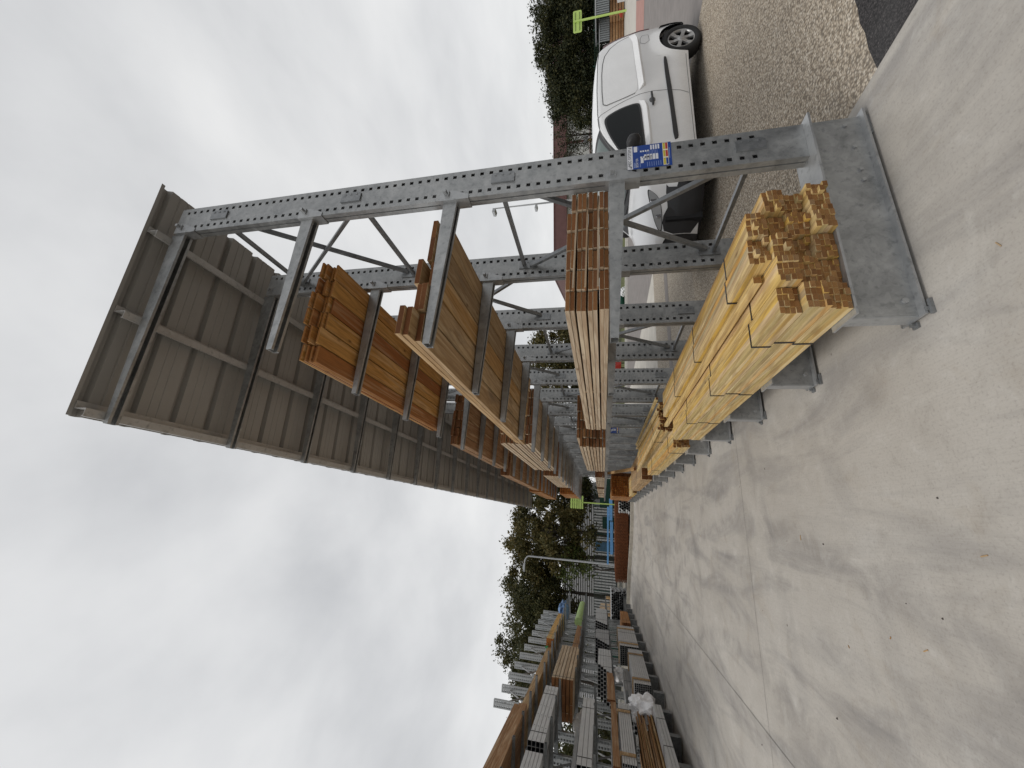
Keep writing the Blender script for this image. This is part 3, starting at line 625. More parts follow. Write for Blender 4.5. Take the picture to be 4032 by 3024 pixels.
def smooth_tab(tab, x):
    e = .03; return (lerp(tab, x-e)+2*lerp(tab, x)+lerp(tab, x+e))/4
TOP = [(0,.70),(.03,.76),(.10,.84),(.25,.915),(.5,.985),(.75,1.045),(1.0,1.10),(1.08,1.13),(1.3,1.33),(1.5,1.49),(1.7,1.62),(1.85,1.69),(2.0,1.735),(2.25,1.768),(2.8,1.782),(3.3,1.772),(3.6,1.75),(3.70,1.72),(3.76,1.67),(3.87,1.54),(3.945,1.37),(4.01,1.08),(4.04,.82),(4.06,.62),(4.2,.58)]
SH = [(0,.64),(.1,.76),(.3,.85),(.6,.94),(1.0,1.04),(1.1,1.09),(1.34,1.33),(1.6,1.475),(1.8,1.56),(2.0,1.63),(2.25,1.675),(2.8,1.69),(3.5,1.68),(3.70,1.66),(3.76,1.62),(3.87,1.50),(3.945,1.34),(4.01,1.06),(4.04,.80),(4.06,.60),(4.2,.56)]
def ztop(a): return smooth_tab(TOP, a)
def zsh(a): return min(smooth_tab(SH, a), ztop(a)-.012)
AR = ((.873, .355), (3.57, .365))
def zbot(a):
    z = .24
    for ac, r in AR:
        d = abs(a-ac)
        if d < r: z = max(z, .305+math.sqrt(r*r-d*d))
    if a < .5: z = max(z, .22)
    return z
def side(a, z):
    l = .0
    if z > .95: l += .12*((z-.95)/.75)**1.25
    if z < .45: l += .05*((.45-z)/.2)**1.5*.6
    l += .022*abs(math.sin(0))
    if a < 1.0: l += .42*((1.0-a)/1.0)**2.6
    if a > 3.65: l += .10*((a-3.65)/.4)**2
    for ac, r in AR:                      # flared arches
        d = math.hypot(a-ac, z-.305)
        if d < r+.16: l -= .028*(1-(d-r)/.16 if d > r else 1)
    return l
def body():
    st = set()
    for i in range(0, 61): st.add(round(4.06*i/60, 4))
    for ac, r in AR:
        for k in range(0, 41):
            st.add(round(ac-r*math.cos(math.pi*k/40), 4))
        st.add(round(ac-r-.001, 4)); st.add(round(ac+r+.001, 4))
    st = sorted(x for x in st if 0 <= x <= 4.06)
    NS, NR = 22, 14; b = MB(); rows = []
    for a in st:
        zb, zs, zt = zbot(a), zsh(a), ztop(a); zb = min(zb, zs-.02); sec = []
        for j in range(NS+1):
            z = zb+(zs-zb)*j/NS; sec.append((a, side(a, z), z))
        l0 = side(a, zs); c = VW/2
        for j in range(1, NR+1):
            t = j/NR; ang = t*math.pi/2
            l = l0+(c-l0)*(1-math.cos(ang))**.72 if False else l0+(c-l0)*t
            zz = zs+(zt-zs)*(1-(1-t)**3.2)
            sec.append((a, l, zz))
        rows.append(sec+[(a, VW-l, z) for a, l, z in reversed(sec[:-1])])
    n = len(rows[0]); o = 0
    for s_ in rows: b.v.extend(V(*p) for p in s_)
    for i in range(len(rows)-1):
        for j in range(n-1):
            q = (i*n+j, i*n+j+1, (i+1)*n+j+1, (i+1)*n+j)
            a = (rows[i][j][0]+rows[i+1][j][0])/2; l = sum(rows[x][y][1] for x in (i,i+1) for y in (j,j+1))/4; z = sum(rows[x][y][2] for x in (i,i+1) for y in (j,j+1))/4
            mi = 0
            b.f.append(q); b.m.append(mi); b.sm.append(True)
    b.f.append(tuple(range(n))); b.m.append(1); b.sm.append(False)
    b.f.append(tuple(reversed(range((len(rows)-1)*n, len(rows)*n)))); b.m.append(0); b.sm.append(False)
    return b.build('body', [M['van_white'], M['trim']], van)
vb = body()
def inside(p, poly):
    x, y = p; c = False; n = len(poly)
    for i in range(n):
        x1, y1 = poly[i]; x2, y2 = poly[(i+1) % n]
        if (y1 > y) != (y2 > y) and x < (x2-x1)*(y-y1)/(y2-y1)+x1: c = not c
    return c
def patch(name, m_, poly, off, step=.05, parent=None, far=False, round_=2):
    """panel that follows the van's flank: poly in (a, z)"""
    for _ in range(round_):
        q = []
        for i in range(len(poly)):
            p0, p1 = Vector(poly[i]), Vector(poly[(i+1) % len(poly)]); q += [p0*.75+p1*.25, p0*.25+p1*.75]
        poly = [tuple(p) for p in q]
    pts = [Vector(p) for p in poly]; n0 = len(pts)
    a0, a1 = min(p[0] for p in poly), max(p[0] for p in poly); z0, z1 = min(p[1] for p in poly), max(p[1] for p in poly)
    a = a0+step/2
    while a < a1:
        z = z0+step/2
        while z < z1:
            if inside((a, z), poly): pts.append(Vector((a, z)))
            z += step
        a += step
    vs, es, fs, *_ = delaunay_2d_cdt(pts, [], [list(range(n0))], 1, 1e-5)
    b = MB(); vv = []
    for p in vs:
        l = side(p[0], p[1])-off; vv.append(V(p[0], VW-l if far else l, p[1]))
    b.add(vv, [tuple(f) for f in fs], 0, True)
    # rim back to the body so that it has thickness
    k = len(b.v)
    for p in poly:
        l = side(*p); b.v.append(V(p[0], VW-l+off if far else l-off, p[1])); b.v.append(V(p[0], VW-l-.004 if far else l+.004, p[1]))
    for i in range(n0):
        j = (i+1) % n0; b.f.append((k+2*i, k+2*i+1, k+2*j+1, k+2*j)); b.m.append(0); b.sm.append(False)
    return b.build(name, m_, parent or van)
def ribbon(name, m_, line, wd, off, parent=None, raise_=0):
    """narrow strip along a line on the flank"""
    b = MB(); pts = []
    for (a0, z0), (a1, z1) in zip(line, line[1:]):
        n = max(2, int(math.hypot(a1-a0, z1-z0)/.04))
        for i in range(n): pts.append((a0+(a1-a0)*i/n, z0+(z1-z0)*i/n))
    pts.append(line[-1]); n = len(pts)
    for i, p in enumerate(pts):
        q0 = pts[max(0, i-1)]; q1 = pts[min(n-1, i+1)]; d = Vector((q1[0]-q0[0], q1[1]-q0[1])).normalized(); nn_ = Vector((-d[1], d[0]))*wd/2
        for s_, o_ in ((-1, off), (1, off)):
            a, z = p[0]+nn_[0]*s_, p[1]+nn_[1]*s_; b.v.append(V(a, side(a, z)-off, z))
    for i in range(n-1): b.f.append((2*i, 2*i+1, 2*i+3, 2*i+2)); b.m.append(0); b.sm.append(True)
    return b.build(name, m_, parent or van)
M['seam'] = flat('panel_gap', (.16,.16,.16), .6)
door = ribbon('front_door', M['seam'], [(1.31,1.416),(1.496,1.507),(1.729,1.601),(1.975,1.654),(2.158,1.671),(2.22,1.611),(2.289,1.448),(2.36,1.232),(2.407,1.02),(2.424,.81),(2.40,.606),(2.347,.407),(2.292,.285)], .009, .003)
WIN = [(1.02,.962),(1.349,.972),(1.688,.992),(2.157,1.014),(2.225,1.06),(2.222,1.235),(2.186,1.395),(2.137,1.508),(2.075,1.552),(1.981,1.547),(1.796,1.505),(1.581,1.434),(1.337,1.334),(1.12,1.16)]
cx = sum(p[0] for p in WIN)/len(WIN); cz = sum(p[1] for p in WIN)/len(WIN)
wf = patch('window', M['trim'], [(cx+(a-cx)*1.03, cz+(z-cz)*1.05) for a, z in WIN], .004)
patch('pane', M['glass_dark'], [(cx+(a-cx)*.955, cz+(z-cz)*.94) for a, z in WIN], .007, parent=wf)
# lip under the window and pressed blank panel behind it
def lip(name, line, drop, out, parent=None):
    b = MB(); pts = []
    for (a0, z0), (a1, z1) in zip(line, line[1:]):
        for i in range(12): pts.append((a0+(a1-a0)*i/12, z0+(z1-z0)*i/12))
    pts.append(line[-1]); n = len(pts)
    for i, (a, z) in enumerate(pts):
        k = min(1, i/5, (n-1-i)/5); l = side(a, z)
        b.v += [V(a, l-.002, z), V(a, side(a, z-drop*k)-.002-out*k, z-drop*k), V(a, side(a, z-drop*k-.03)-.001, z-drop*k-.035*k-.002)]
    for i in range(n-1):
        b.f += [(3*i, 3*i+1, 3*i+4, 3*i+3), (3*i+1, 3*i+2, 3*i+5, 3*i+4)]; b.m += [0, 0]; b.sm += [False, True]
    return b.build(name, M['van_white'], parent or van)
lip('waist_lip', [(1.15,.945),(1.688,.965),(2.10,.985),(2.28,1.03)], .06, .035, door)
lip('panel_lip', [(2.50,1.02),(2.7,1.032),(3.153,1.063),(3.665,1.094),(3.90,1.15)], .075, .045)
patch('blank_panel', M['van_white'], [(2.40,1.56),(2.46,1.585),(2.731,1.597),(3.138,1.60),(3.385,1.586),(3.562,1.551),(3.707,1.457),(3.815,1.318),(3.868,1.18),(3.878,1.12),(3.665,1.10),(3.153,1.07),(2.586,1.035),(2.47,1.06),(2.44,1.2),(2.41,1.4)], .004)
ribbon('panel_seam', M['seam'], [(2.46,1.08),(2.43,1.2),(2.40,1.4),(2.385,1.53),(2.43,1.583),(2.731,1.6),(3.138,1.603),(3.385,1.589),(3.562,1.554),(3.707,1.46),(3.815,1.321),(3.872,1.18),(3.885,1.12)], .016, .005)
ribbon('roof_gutter', M['seam'], [(1.15,1.27),(1.352,1.43),(1.627,1.56),(1.9,1.635),(2.233,1.672),(2.8,1.685),(3.5,1.675),(3.68,1.655)], .010, .003)
patch('side_moulding', M['trim'], [(1.352,.556),(1.37,.505),(1.42,.490),(1.883,.513),(2.37,.531),(2.774,.557),(3.11,.576),(3.135,.60),(3.125,.622),(2.79,.618),(2.386,.598),(1.896,.573)], .018, .05, round_=1)
patch('fuel_flap', M['van_white'], [(3.69,.965),(3.757,.93),(3.757,.84),(3.60,.825),(3.545,.90),(3.58,.965)], .003, .04)
ribbon('flap_seam', M['seam'], [(3.69,.968),(3.76,.932),(3.76,.838),(3.60,.822),(3.542,.90),(3.578,.968),(3.69,.968)], .006, .004)
ribbon('sill', M['seam'], [(1.25,.268),(2.2,.274),(3.14,.278)], .008, .003)
hd = MB(); hd.tube(V(2.11,-.035,.822), V(2.365,-.035,.838), .018, .016); hd.tube(V(2.13,-.03,.823), V(2.13,.01,.823), .012); hd.tube(V(2.35,-.03,.837), V(2.35,.01,.837), .012)
hd.build('door_handle', M['trim'], door)
cp = patch('handle_cup', M['seam'], [(2.18,.78),(2.29,.785),(2.29,.875),(2.18,.87)], .003, .04, door)
# wind screen, bonnet edge, lamps, bumpers
b = MB(); rows = []
for i in range(13):
    a = 1.10+.86*i/12; zt, zs = ztop(a), zsh(a); l0 = side(a, zs); r = []
    for j in range(17):
        t = .06+.94*min(j, 16-j)/8; l = l0+(VW/2-l0)*t; l = l if j <= 8 else VW-l
        r.append(V(a, l, zs+(zt-zs)*(1-(1-t)**3.2)+.006))
    rows.append(r)
for r in rows: b.v.extend(r)
for i in range(12):
    for j in range(16): b.f.append((i*17+j, i*17+j+1, (i+1)*17+j+1, (i+1)*17+j)); b.m.append(1 if (i == 0 or i == 11 or j in (0,15)) else 0); b.sm.append(True)
ws = b.build('windscreen', [M['screen'], M['trim']], van)
b = MB(); b.bar(V(1.10,.35,1.155), V(1.18,1.0,1.225), .02, .02); b.bar(V(1.11,1.0,1.16), V(1.19,1.5,1.23), .02, .02); b.build('wiper', M['trim'], ws)
HL = [(.545,.955),(.50,.885),(.42,.80),(.28,.752),(.10,.735),(.02,.745),(.06,.80),(.16,.86),(.33,.915),(.47,.955)]
lamp = patch('headlight', M['trim'], HL, .006, .04); hx = sum(p[0] for p in HL)/10; hz_ = sum(p[1] for p in HL)/10
patch('lens', M['lens'], [(hx+(a-hx)*.94, hz_+(z-hz_)*.88) for a, z in HL], .012, .035, lamp)
for a, z, r in ((.38,.87,.05),(.2,.80,.04)):
    q = MB(); l = side(a, z); q.tube(V(a, l-.02, z), V(a, l-.008, z), r*.9, r, 14); q.build('reflector', M['chrome'], lamp)
lamp2 = patch('headlight', M['trim'], HL, .006, .04, far=True); patch('lens', M['lens'], [(hx+(a-hx)*.94, hz_+(z-hz_)*.88) for a, z in HL], .012, .035, lamp2, far=True)
def bump_bar(name, a_c, sgn, z0, z1, m_):
    b = MB(); n = 16; prof = [(0, z0), (.07, z0+.02), (.12, z0+(z1-z0)*.3), (.13, z0+(z1-z0)*.6), (.10, z1-.03), (.0, z1)]
    for i in range(n+1):
        t = i/n; l = .02+(VW-.04)*t; e = abs(2*t-1)**3.0; curve = .50*e if sgn < 0 else .16*e
        for d, z in prof: b.v.append(V(a_c+sgn*(d*(1-.5*e))-sgn*curve, l, z))
    k = len(prof)
    for i in range(n):
        for j in range(k-1): b.f.append((i*k+j, i*k+j+1, (i+1)*k+j+1, (i+1)*k+j)); b.m.append(0); b.sm.append(True)
    return b.build(name, m_, van)
fbm = bump_bar('front_bumper', .06, -1, .19, .70, M['trim'])
BP = [(.005,.215),(.545,.215),(.53,.30),(.54,.42),(.585,.53),(.56,.545),(.46,.57),(.30,.66),(.16,.752),(.005,.70)]
for fs_ in (False, True): patch('bumper_corner', M['trim'], BP, .012, .05, fbm, far=fs_, round_=1)
bump_bar('xx', 0, 1, 0, .1, M['trim']) if False else None; bump_bar('rear_bumper', 4.06, 1, .27, .655, M['trim'])
b = MB(); b.add([V(-.075, .62, .36), V(-.075, 1.18, .36), V(-.07, 1.18, .46), V(-.07, .62, .46)], [(0,1,2,3)]); b.add([V(-.068, .62, .36), V(-.068, 1.18, .36), V(-.063, 1.18, .46), V(-.063, .62, .46)], [(0,1,2,3)])
b.build('number_plate', flat('plate_white', (.5,.5,.5), .4), van)
for nm, lo in (('rear_lamp', False), ('rear_lamp', True)):
    b = MB(); n = 10
    for i in range(n+1):
        z = .80+.78*i/n; a = lerp([(.8,4.045),(1.08,4.02),(1.37,3.955),(1.54,3.885),(1.6,3.85)], z); l = side(a, z)-.004
        for da, dl in ((-.075, 0), (.012, 0), (.02, .12)): b.v.append(V(a+da, (VW-l-dl) if lo else l+dl, z))
    for i in range(n): b.f += [(3*i, 3*i+1, 3*i+4, 3*i+3), (3*i+1, 3*i+2, 3*i+5, 3*i+4)]; b.m += [0,0]; b.sm += [True,True]
    b.build(nm, M['red_lens'], van)
# dark underside and wheel wells
b = MB(); 
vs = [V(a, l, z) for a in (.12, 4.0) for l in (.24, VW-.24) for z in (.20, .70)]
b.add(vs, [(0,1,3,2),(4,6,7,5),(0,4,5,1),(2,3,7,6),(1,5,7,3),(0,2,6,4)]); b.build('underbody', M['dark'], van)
def lathe(prof, c, ax, n=36, mi=0, b=None):
    b = b or MB(); o = len(b.v); q = Vector((0,0,1)); p = FW
    for i in range(n):
        t = 2*math.pi*i/n; rd = q*math.cos(t)+p*math.sin(t)
        for r, w_ in prof: b.v.append(tuple(Vector(c)+rd*r+ax*w_))
    k = len(prof)
    for i in range(n):
        for j in range(k-1): b.f.append((o+i*k+j, o+i*k+j+1, o+((i+1) % n)*k+j+1, o+((i+1) % n)*k+j)); b.m.append(mi); b.sm.append(True)
    return b
for a in (.873, 3.57):
    for farside in (False, True):
        c = V(a, VW-.12 if farside else .12, .318); ax = LT if farside else -LT
        hub = MB(); lathe([(0,-.05),(.2,-.05),(.2,.06)], c, ax, 28, 0, hub); wh = hub.build('wheel', M['dark'], van)
        lathe([(.205,-.10),(.29,-.105),(.315,-.07),(.318,0),(.315,.07),(.29,.102),(.245,.108),(.212,.092),(.205,.07)], c, ax).build('tyre', M['rubber'], wh)
        rb = MB(); lathe([(.212,.085),(.204,.095),(.195,.088),(.192,.05)], c, ax, 36, 0, rb); lathe([(0,.088),(.045,.092),(.058,.082),(.06,.06)], c, ax, 24, 0, rb)
        for s_ in range(6):
            t = 2*math.pi*(s_+.25)/6; rd = Vector((0,0,1))*math.cos(t)+FW*math.sin(t); tg = rd.cross(LT)
            pts = []
            for r, hw, dep in ((.04,.030,.086),(.12,.026,.078),(.196,.040,.090)):
                for sg in (-1, 1): pts.append(tuple(Vector(c)+rd*r+tg*hw*sg+ax*dep))
            pts2 = [tuple(Vector(p)-ax*.03) for p in pts]
            rb.add(pts+pts2, [(0,1,3,2),(2,3,5,4),(0,2,8,6),(2,4,10,8),(1,7,9,3),(3,9,11,5)], 0, False)
        rb.build('rim', M['alloy'], wh)
# mirrors
for farside in (False, True):
    b = MB(); n, k = 10, 14
    for i in range(n+1):
        ph = -math.pi/2+math.pi*i/n
        for j in range(k):
            t = 2*math.pi*j/k; a = 1.30+.085*math.cos(ph)*math.copysign(abs(math.cos(t))**.8, math.cos(t)); z = 1.14+.105*math.copysign(abs(math.cos(ph)*math.sin(t))**.75, math.sin(t)); l = -.10+.135*math.sin(ph)
            b.v.append(V(a, VW-l if farside else l, z))
    for i in range(n):
        for j in range(k): b.f.append((i*k+j, i*k+(j+1) % k, (i+1)*k+(j+1) % k, (i+1)*k+j)); b.m.append(0); b.sm.append(True)
    b.bar(V(1.28, VW+.0 if farside else 0, 1.04), V(1.28, VW+.1 if farside else -.1, 1.10), .08, .05)
    b.build('wing_mirror', M['trim'], van)
b = MB(); b.tube(V(2.1,.9,1.77), V(2.25,.9,1.80), .02, .012); b.build('roof_aerial', M['trim'], van)

# ------------------------------------------------------------------ left-hand rack across the yard
LX, LY0 = -5.3, 13.74
def lx(y): return .0168*(y-LY0)                       # the row runs very slightly towards the aisle
lr = thing('cantilever_rack', 'open galvanised rack across the yard on the left, packed with grey steel profiles and timber', 'storage rack', (LX, LY0, gz(LX, LY0)))
def lup(H_, arms):
    b = upright_mesh(-.21, 0, H_, .285, .55, .0747, hole=.042, inset=.05)
    u = b.build('upright', M['galv_post'], lr)
    q = MB(); q.box((-.24,-.04,.03),(1.25,.126,.04)); q.box((-.24,-.04,.272),(1.25,.126,.282)); q.box((-.2,.0,.04),(1.24,.005,.272)); q.box((-.2,.081,.04),(1.24,.086,.272)); q.box((1.241,-.03,.041),(1.247,.116,.271))
    q.build('base_beam', M['galv_left'], u)
    for z in arms:
        a = arm_mb(0.0, 1.13, z, .10, .05, droop=-.01)
        a.v = [(x+.0095, y, zz) for x, y, zz in a.v]; a.build('arm', M['galv_left'], u)
        bracket_mb(0, z, -1).build('arm_bracket', M['galv_left'], u)
    for z in (.62, 2.25, 3.6):
        b = MB(); b.box((-.15,-.012,z-.08),(-.06,-.0008,z+.08)); b.build('brace_plate', M['galv_dark'], u)
    return u
near_u = lup(3.72, (.97, 1.80, 2.745, 3.40)); far_u = lup(4.79, (1.27, 2.36, 3.31))
lys = []
for k in range(-6, 12):
    y = LY0+1.0638*k; o = (near_u if k == -6 else far_u if k == 0 else dup(near_u if k < 0 else far_u, lr))
    o.location = (lx(y), y-LY0, gz(LX, y)-gz(LX, LY0)); lys.append(y)
for i, (ya, yb) in enumerate(zip(lys, lys[1:])):
    hi = ya >= LY0-.01; zs = [(.65, 2.2)]+([(3.62, 4.5)] if hi else [])
    for z0, z1 in (zs if i % 2 == 0 else [(2.28, 3.55)]):
        for a, c in ((z0, z1), (z1, z0)):
            b = MB(); g0, g1 = gz(LX, ya)-gz(LX, LY0), gz(LX, yb)-gz(LX, LY0); off = -.125 if a == z0 else -.085
            b.bar((lx(ya)+off, ya-LY0+.09, a+g0), (lx(yb)+off, yb-LY0-.012, c+g1), .036, .028); b.build('brace', M['brace_dull'], lr)

def tubes(name, label, cat, xf, y0, L, z0, rows, cols, w_, h_, m_='profile', straps=(), wood_=False, group=None, step=0, jit=.0):
    """strapped pack of hollow steel profiles, front (aisle) face at xf, running along +y; step staggers the near ends row by row"""
    g = gz(xf, y0+L/2); x1 = xf; x0 = xf-cols*w_; th = thing(name, label, cat, ((x0+x1)/2, y0, z0+g), math.atan(-.0168), group); b = MB(); wl = .0028; hw = (x1-x0)/2
    for j in range(rows):
        for i in range(cols):
            xa = -hw+i*w_+.002; xb = xa+w_-.004; za = j*h_+.0006; zb = za+h_-.0075; ya = U(0, jit)+step*(j+(i if step else 0)*.35); yb = L-U(0, jit)
            o_ = [(xa,za),(xb,za),(xb,zb),(xa,zb)]; i_ = [(xa+wl,za+wl),(xb-wl,za+wl),(xb-wl,zb-wl),(xa+wl,zb-wl)]
            vs = [(x,ya,z) for x, z in o_]+[(x,ya,z) for x, z in i_]+[(x,yb,z) for x, z in o_]+[(x,ya+.25,z) for x, z in i_]
            k = len(b.v); b.v.extend(vs)
            for t in range(4):
                u_ = (t+1) % 4
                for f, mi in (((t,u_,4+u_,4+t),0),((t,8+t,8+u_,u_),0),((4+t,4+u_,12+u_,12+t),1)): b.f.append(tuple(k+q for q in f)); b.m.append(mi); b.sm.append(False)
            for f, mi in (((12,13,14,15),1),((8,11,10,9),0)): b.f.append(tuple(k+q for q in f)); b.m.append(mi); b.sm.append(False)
    b.build('profiles', [M[m_], M['hollow']], th); H_ = rows*h_
    for sy in straps:
        s = MB(); e = .003; a = sy
        s.box((-hw-e,a,-.0005),(-hw,a+.02,H_+e)); s.box((hw,a,-.0005),(hw+e,a+.02,H_+e)); s.box((-hw,a,H_),(hw,a+.02,H_+e)); s.build('strap', M['strap'], th)
    if wood_:
        for sy in (.25, L*.8):
            s = MB(); s.box((hw+.004, sy, 0), (hw+.035, sy+.06, H_+.035)); s.box((-hw-.03, sy, H_+.004), (hw+.004, sy+.06, H_+.035)); s.build('wooden_brace', M['tan'], th)
    return th
G0 = lambda y: gz(-4.3, y)
# top planks and beams
def lstack(label, group, xf, depth, y0, L, z0, layers, cols, t, ms, me_, gap=0, every=1, jy=.04, skip=()):
    g = G0(y0+L/2); return stack(label, group, xf-depth, xf, y0, L, z0+g, layers, cols, t, ms, me_, gap, every, jy, .004, skip)
lstack('weathered brown plank in the high pile nearest the camera on the left rack', 'planks in the high near pile on the left rack', -4.27, .95, 6.9, 4.2, 3.403, 3, 4, .10, M['brown'], M['brown_end'], .0, 1, .06)
lstack('thick square brown beam with its end facing the camera, high on the left rack', 'square beams high on the left rack', -4.58, .95, 11.45, 5.6, 3.403, 1, 5, .2, M['tan'], M['brown_end'], 0, 1, .03)
pack('timber_pack', 'golden timber pack high on the far half of the left rack, with a green tag', 'timber pack', -5.0, -4.3, 16.9, 4.3, 3.315+G0(19), 3, 4, .085, M['yellow'], M['orange_end'], (.6,), .005)
pack('timber_pack', 'dark ended timber pack high on the far left rack, behind the golden one', 'timber pack', -5.9, -5.56, 16.3, 5.0, 3.5+G0(19), 4, 2, .085, M['brown'], M['brown_end'], (.6,), .005)
# orange square timbers with dark gaps
pack('timber_pack', 'pale orange stack of six layers with dark gaps, mid height on the left rack', 'timber pack', -5.2, -4.22, 12.95, 3.1, 2.365+G0(14), 6, 5, .085, M['pale'], M['pale_end'], (.12,), .018, .02)
# grey steel profiles
nb = tubes('steel_profile_bundle', 'light grey perforated steel channels high on the near left rack, longer bundle', 'steel profiles', -4.27, 9.62, 2.7, 2.752, 4, 4, .10, .085, 'profile', (.35, 2.2))
q = MB()
for yy in (.55, 1.05, 1.5, 2.4):
    for j in range(4): q.tube((.1985, yy+.02*j, .085*j+.04), (.1995, yy+.02*j, .085*j+.04), .013, n=10)
q.build('hole_shade_discs', M['hollow'], nb)  # flat dark discs: the shade inside punched holes put into their colour
tubes('steel_profile_bundle', 'light grey steel channel bundle high on the left rack, cut by the picture edge', 'steel profiles', -4.36, 6.9, 2.45, 2.752, 5, 4, .10, .07, 'profile', (1.6,))
tubes('steel_profile_bundle', 'three high light grey profile bundle at eye level on the near left rack', 'steel profiles', -4.27, 9.15, 2.85, 1.808, 3, 6, .09, .095, 'profile', (.25, 2.3))
tubes('steel_profile_bundle', 'grey profile bundle boxed in orange wood on the lower arms, near the left picture edge', 'steel profiles', -4.24, 9.45, 2.55, .977, 6, 8, .06, .045, 'profile', (.3, 2.2), True)
tubes('steel_profile_bundle', 'black ended stepped grey profile pack at mid height, nearest of three on the left rack', 'steel profiles', -4.24, 13.6, 2.6, 1.277, 5, 8, .09, .085, 'profile', (.9, 1.9), step=.16)
tubes('steel_profile_bundle', 'black ended stepped grey profile pack at mid height, middle of three on the left rack', 'steel profiles', -4.2, 16.5, 2.2, 1.277, 6, 8, .09, .085, 'profile2', (.9, 1.7), step=.12)
tubes('steel_profile_bundle', 'grey profile pack at mid height, farthest of three on the left rack', 'steel profiles', -4.15, 19.3, 3.2, 1.277, 6, 8, .09, .085, 'profile', (1.0, 2.2), step=.1)
tubes('steel_profile_bundle', 'dull grey profile pack just above the bases, behind the brown rods', 'steel profiles', -4.6, 12.7, 2.9, .60, 4, 7, .08, .08, 'profile2', (.6, 2.0), step=.2)
tubes('steel_profile_bundle', 'tall grey tube pack with black ends on the bases, nearer one with wooden braces', 'steel profiles', -4.03, 12.95, 2.9, .285, 8, 9, .05, .055, 'profile', (.4,), True)
tubes('steel_profile_bundle', 'tall grey tube pack with black ends on the bases, farther one with wooden braces', 'steel profiles', -4.03, 16.3, 2.7, .285, 8, 10, .06, .08, 'profile', (.5, 1.7), True)
tubes('steel_profile_bundle', 'low light grey profile bundle on the front of the nearest left bases', 'steel profiles', -4.02, 8.3, 3.3, .285, 3, 3, .085, .06, 'profile', (1.5, 2.6))
tubes('steel_profile_bundle', 'dark ended profiles lying at mid height beside the stepped packs', 'steel profiles', -4.72, 13.0, 2.3, .985+.3, 2, 5, .09, .08, 'profile2', (.5,), step=.3) if False else None
pack('timber_pack', 'dark brown timber pack just beyond the pale stack on the left rack', 'timber pack', -5.1, -4.35, 16.4, 3.2, 2.365+G0(18), 3, 5, .07, M['brown'], M['brown_end'], (.5,), .008, .1)
tubes('steel_profile_bundle', 'dull grey profile pack on the lowest near arms, behind the boxed profiles', 'steel profiles', -4.80, 9.3, 2.7, .977, 5, 5, .07, .09, 'profile2', (.5,), step=.1)
tubes('steel_profile_bundle', 'dull grey profile pack behind the eye level bundle on the near left rack', 'steel profiles', -4.86, 9.0, 3.0, 1.808, 5, 3, .09, .09, 'profile2', (.5,), step=.1)
tubes('steel_profile_bundle', 'dull grey profile pack deep on the high near arms of the left rack', 'steel profiles', -4.76, 9.3, 3.0, 2.752, 4, 4, .10, .09, 'profile2', (.5,), step=.08)
pack('timber_pack', 'dark timber pack deep on the bases behind the brown stakes', 'timber pack', -5.25, -4.92, 9.0, 3.0, .285, 6, 3, .075, M['brown'], M['brown_end'], (.5,), .006)
pack('timber_pack', 'small timber pack with a green tag on the far left bases', 'timber pack', -4.75, -4.05, 19.9, 2.4, .285+G0(21), 5, 6, .065, M['orange'], M['brown_end'], (.5,), .006)
for lab, x, y, z, w_, t_, L in (('brown dunnage board on edge lying above the boxed grey profiles, left rack', -4.27, 9.3, 1.305, .05, .13, 2.9), ('long brown dunnage board beside the black ended packs on the left rack', -4.24, 12.1, 1.275, .06, .2, 1.9)):
    o = link('dunnage_board', plank_mesh(w_, t_, L, M['brown'], M['brown_end'], name='dunnage_board')); o.location = (x, y, z+G0(y)); tag(o, lab, 'board')
for k in range(3):
    o = link('white_trim', plank_mesh(.03, .03, 3.0, M['sign_white'], M['sign_white'], name='white_trim')); o.location = (-4.20+.035*(k-1)*.99, 8.9+.3*k, 1.306 if k == 2 else 1.30-.029+.0004); o.location.z = 1.306; o.location.x = -4.36-.04*k
    tag(o, 'thin white metal trim lying along the boxed grey profiles on the left rack', 'trim', 'white trims on the left rack')
# brown rods piled on the near bases
rodm = wood('brown_rods', [(.22,.105,.04),(.32,.18,.07),(.16,.075,.03),(.40,.25,.10)], .4, (.05,.03,.02), .5, 0)
for k in range(84):
    L = U(2.2, 2.9); o = link('garden_stake', plank_mesh(.038, .03, L, rodm, M['brown_end'], .0015, 'garden_stake'))
    lay = k//8; o.location = (-4.30-.07*(k % 8)-.03*(lay % 2)+U(-.012,.012), 9.0+U(-.15,.45), .34+.04+lay*.044+U(0,.01)); o.rotation_euler = (R(U(-.5,.7)), 0, R(U(-1.4,1.4)))
    tag(o, 'thin brown stake in the loose heap beside the white bag on the near left bases', 'stake', 'brown stakes heaped on the left bases')
me = plank_mesh(.10, .09, .9, M['orange'], M['brown_end'], name='dunnage_board')
for k in range(3):
    o = link('dunnage_board', me); o.rotation_euler = (0,0,R(90)); o.location = (-4.1, 9.5+1.0638*k, .3445 if False else .284); tag(o, 'short timber block across a left base under the brown stakes', 'block', 'timber blocks under the brown stakes')
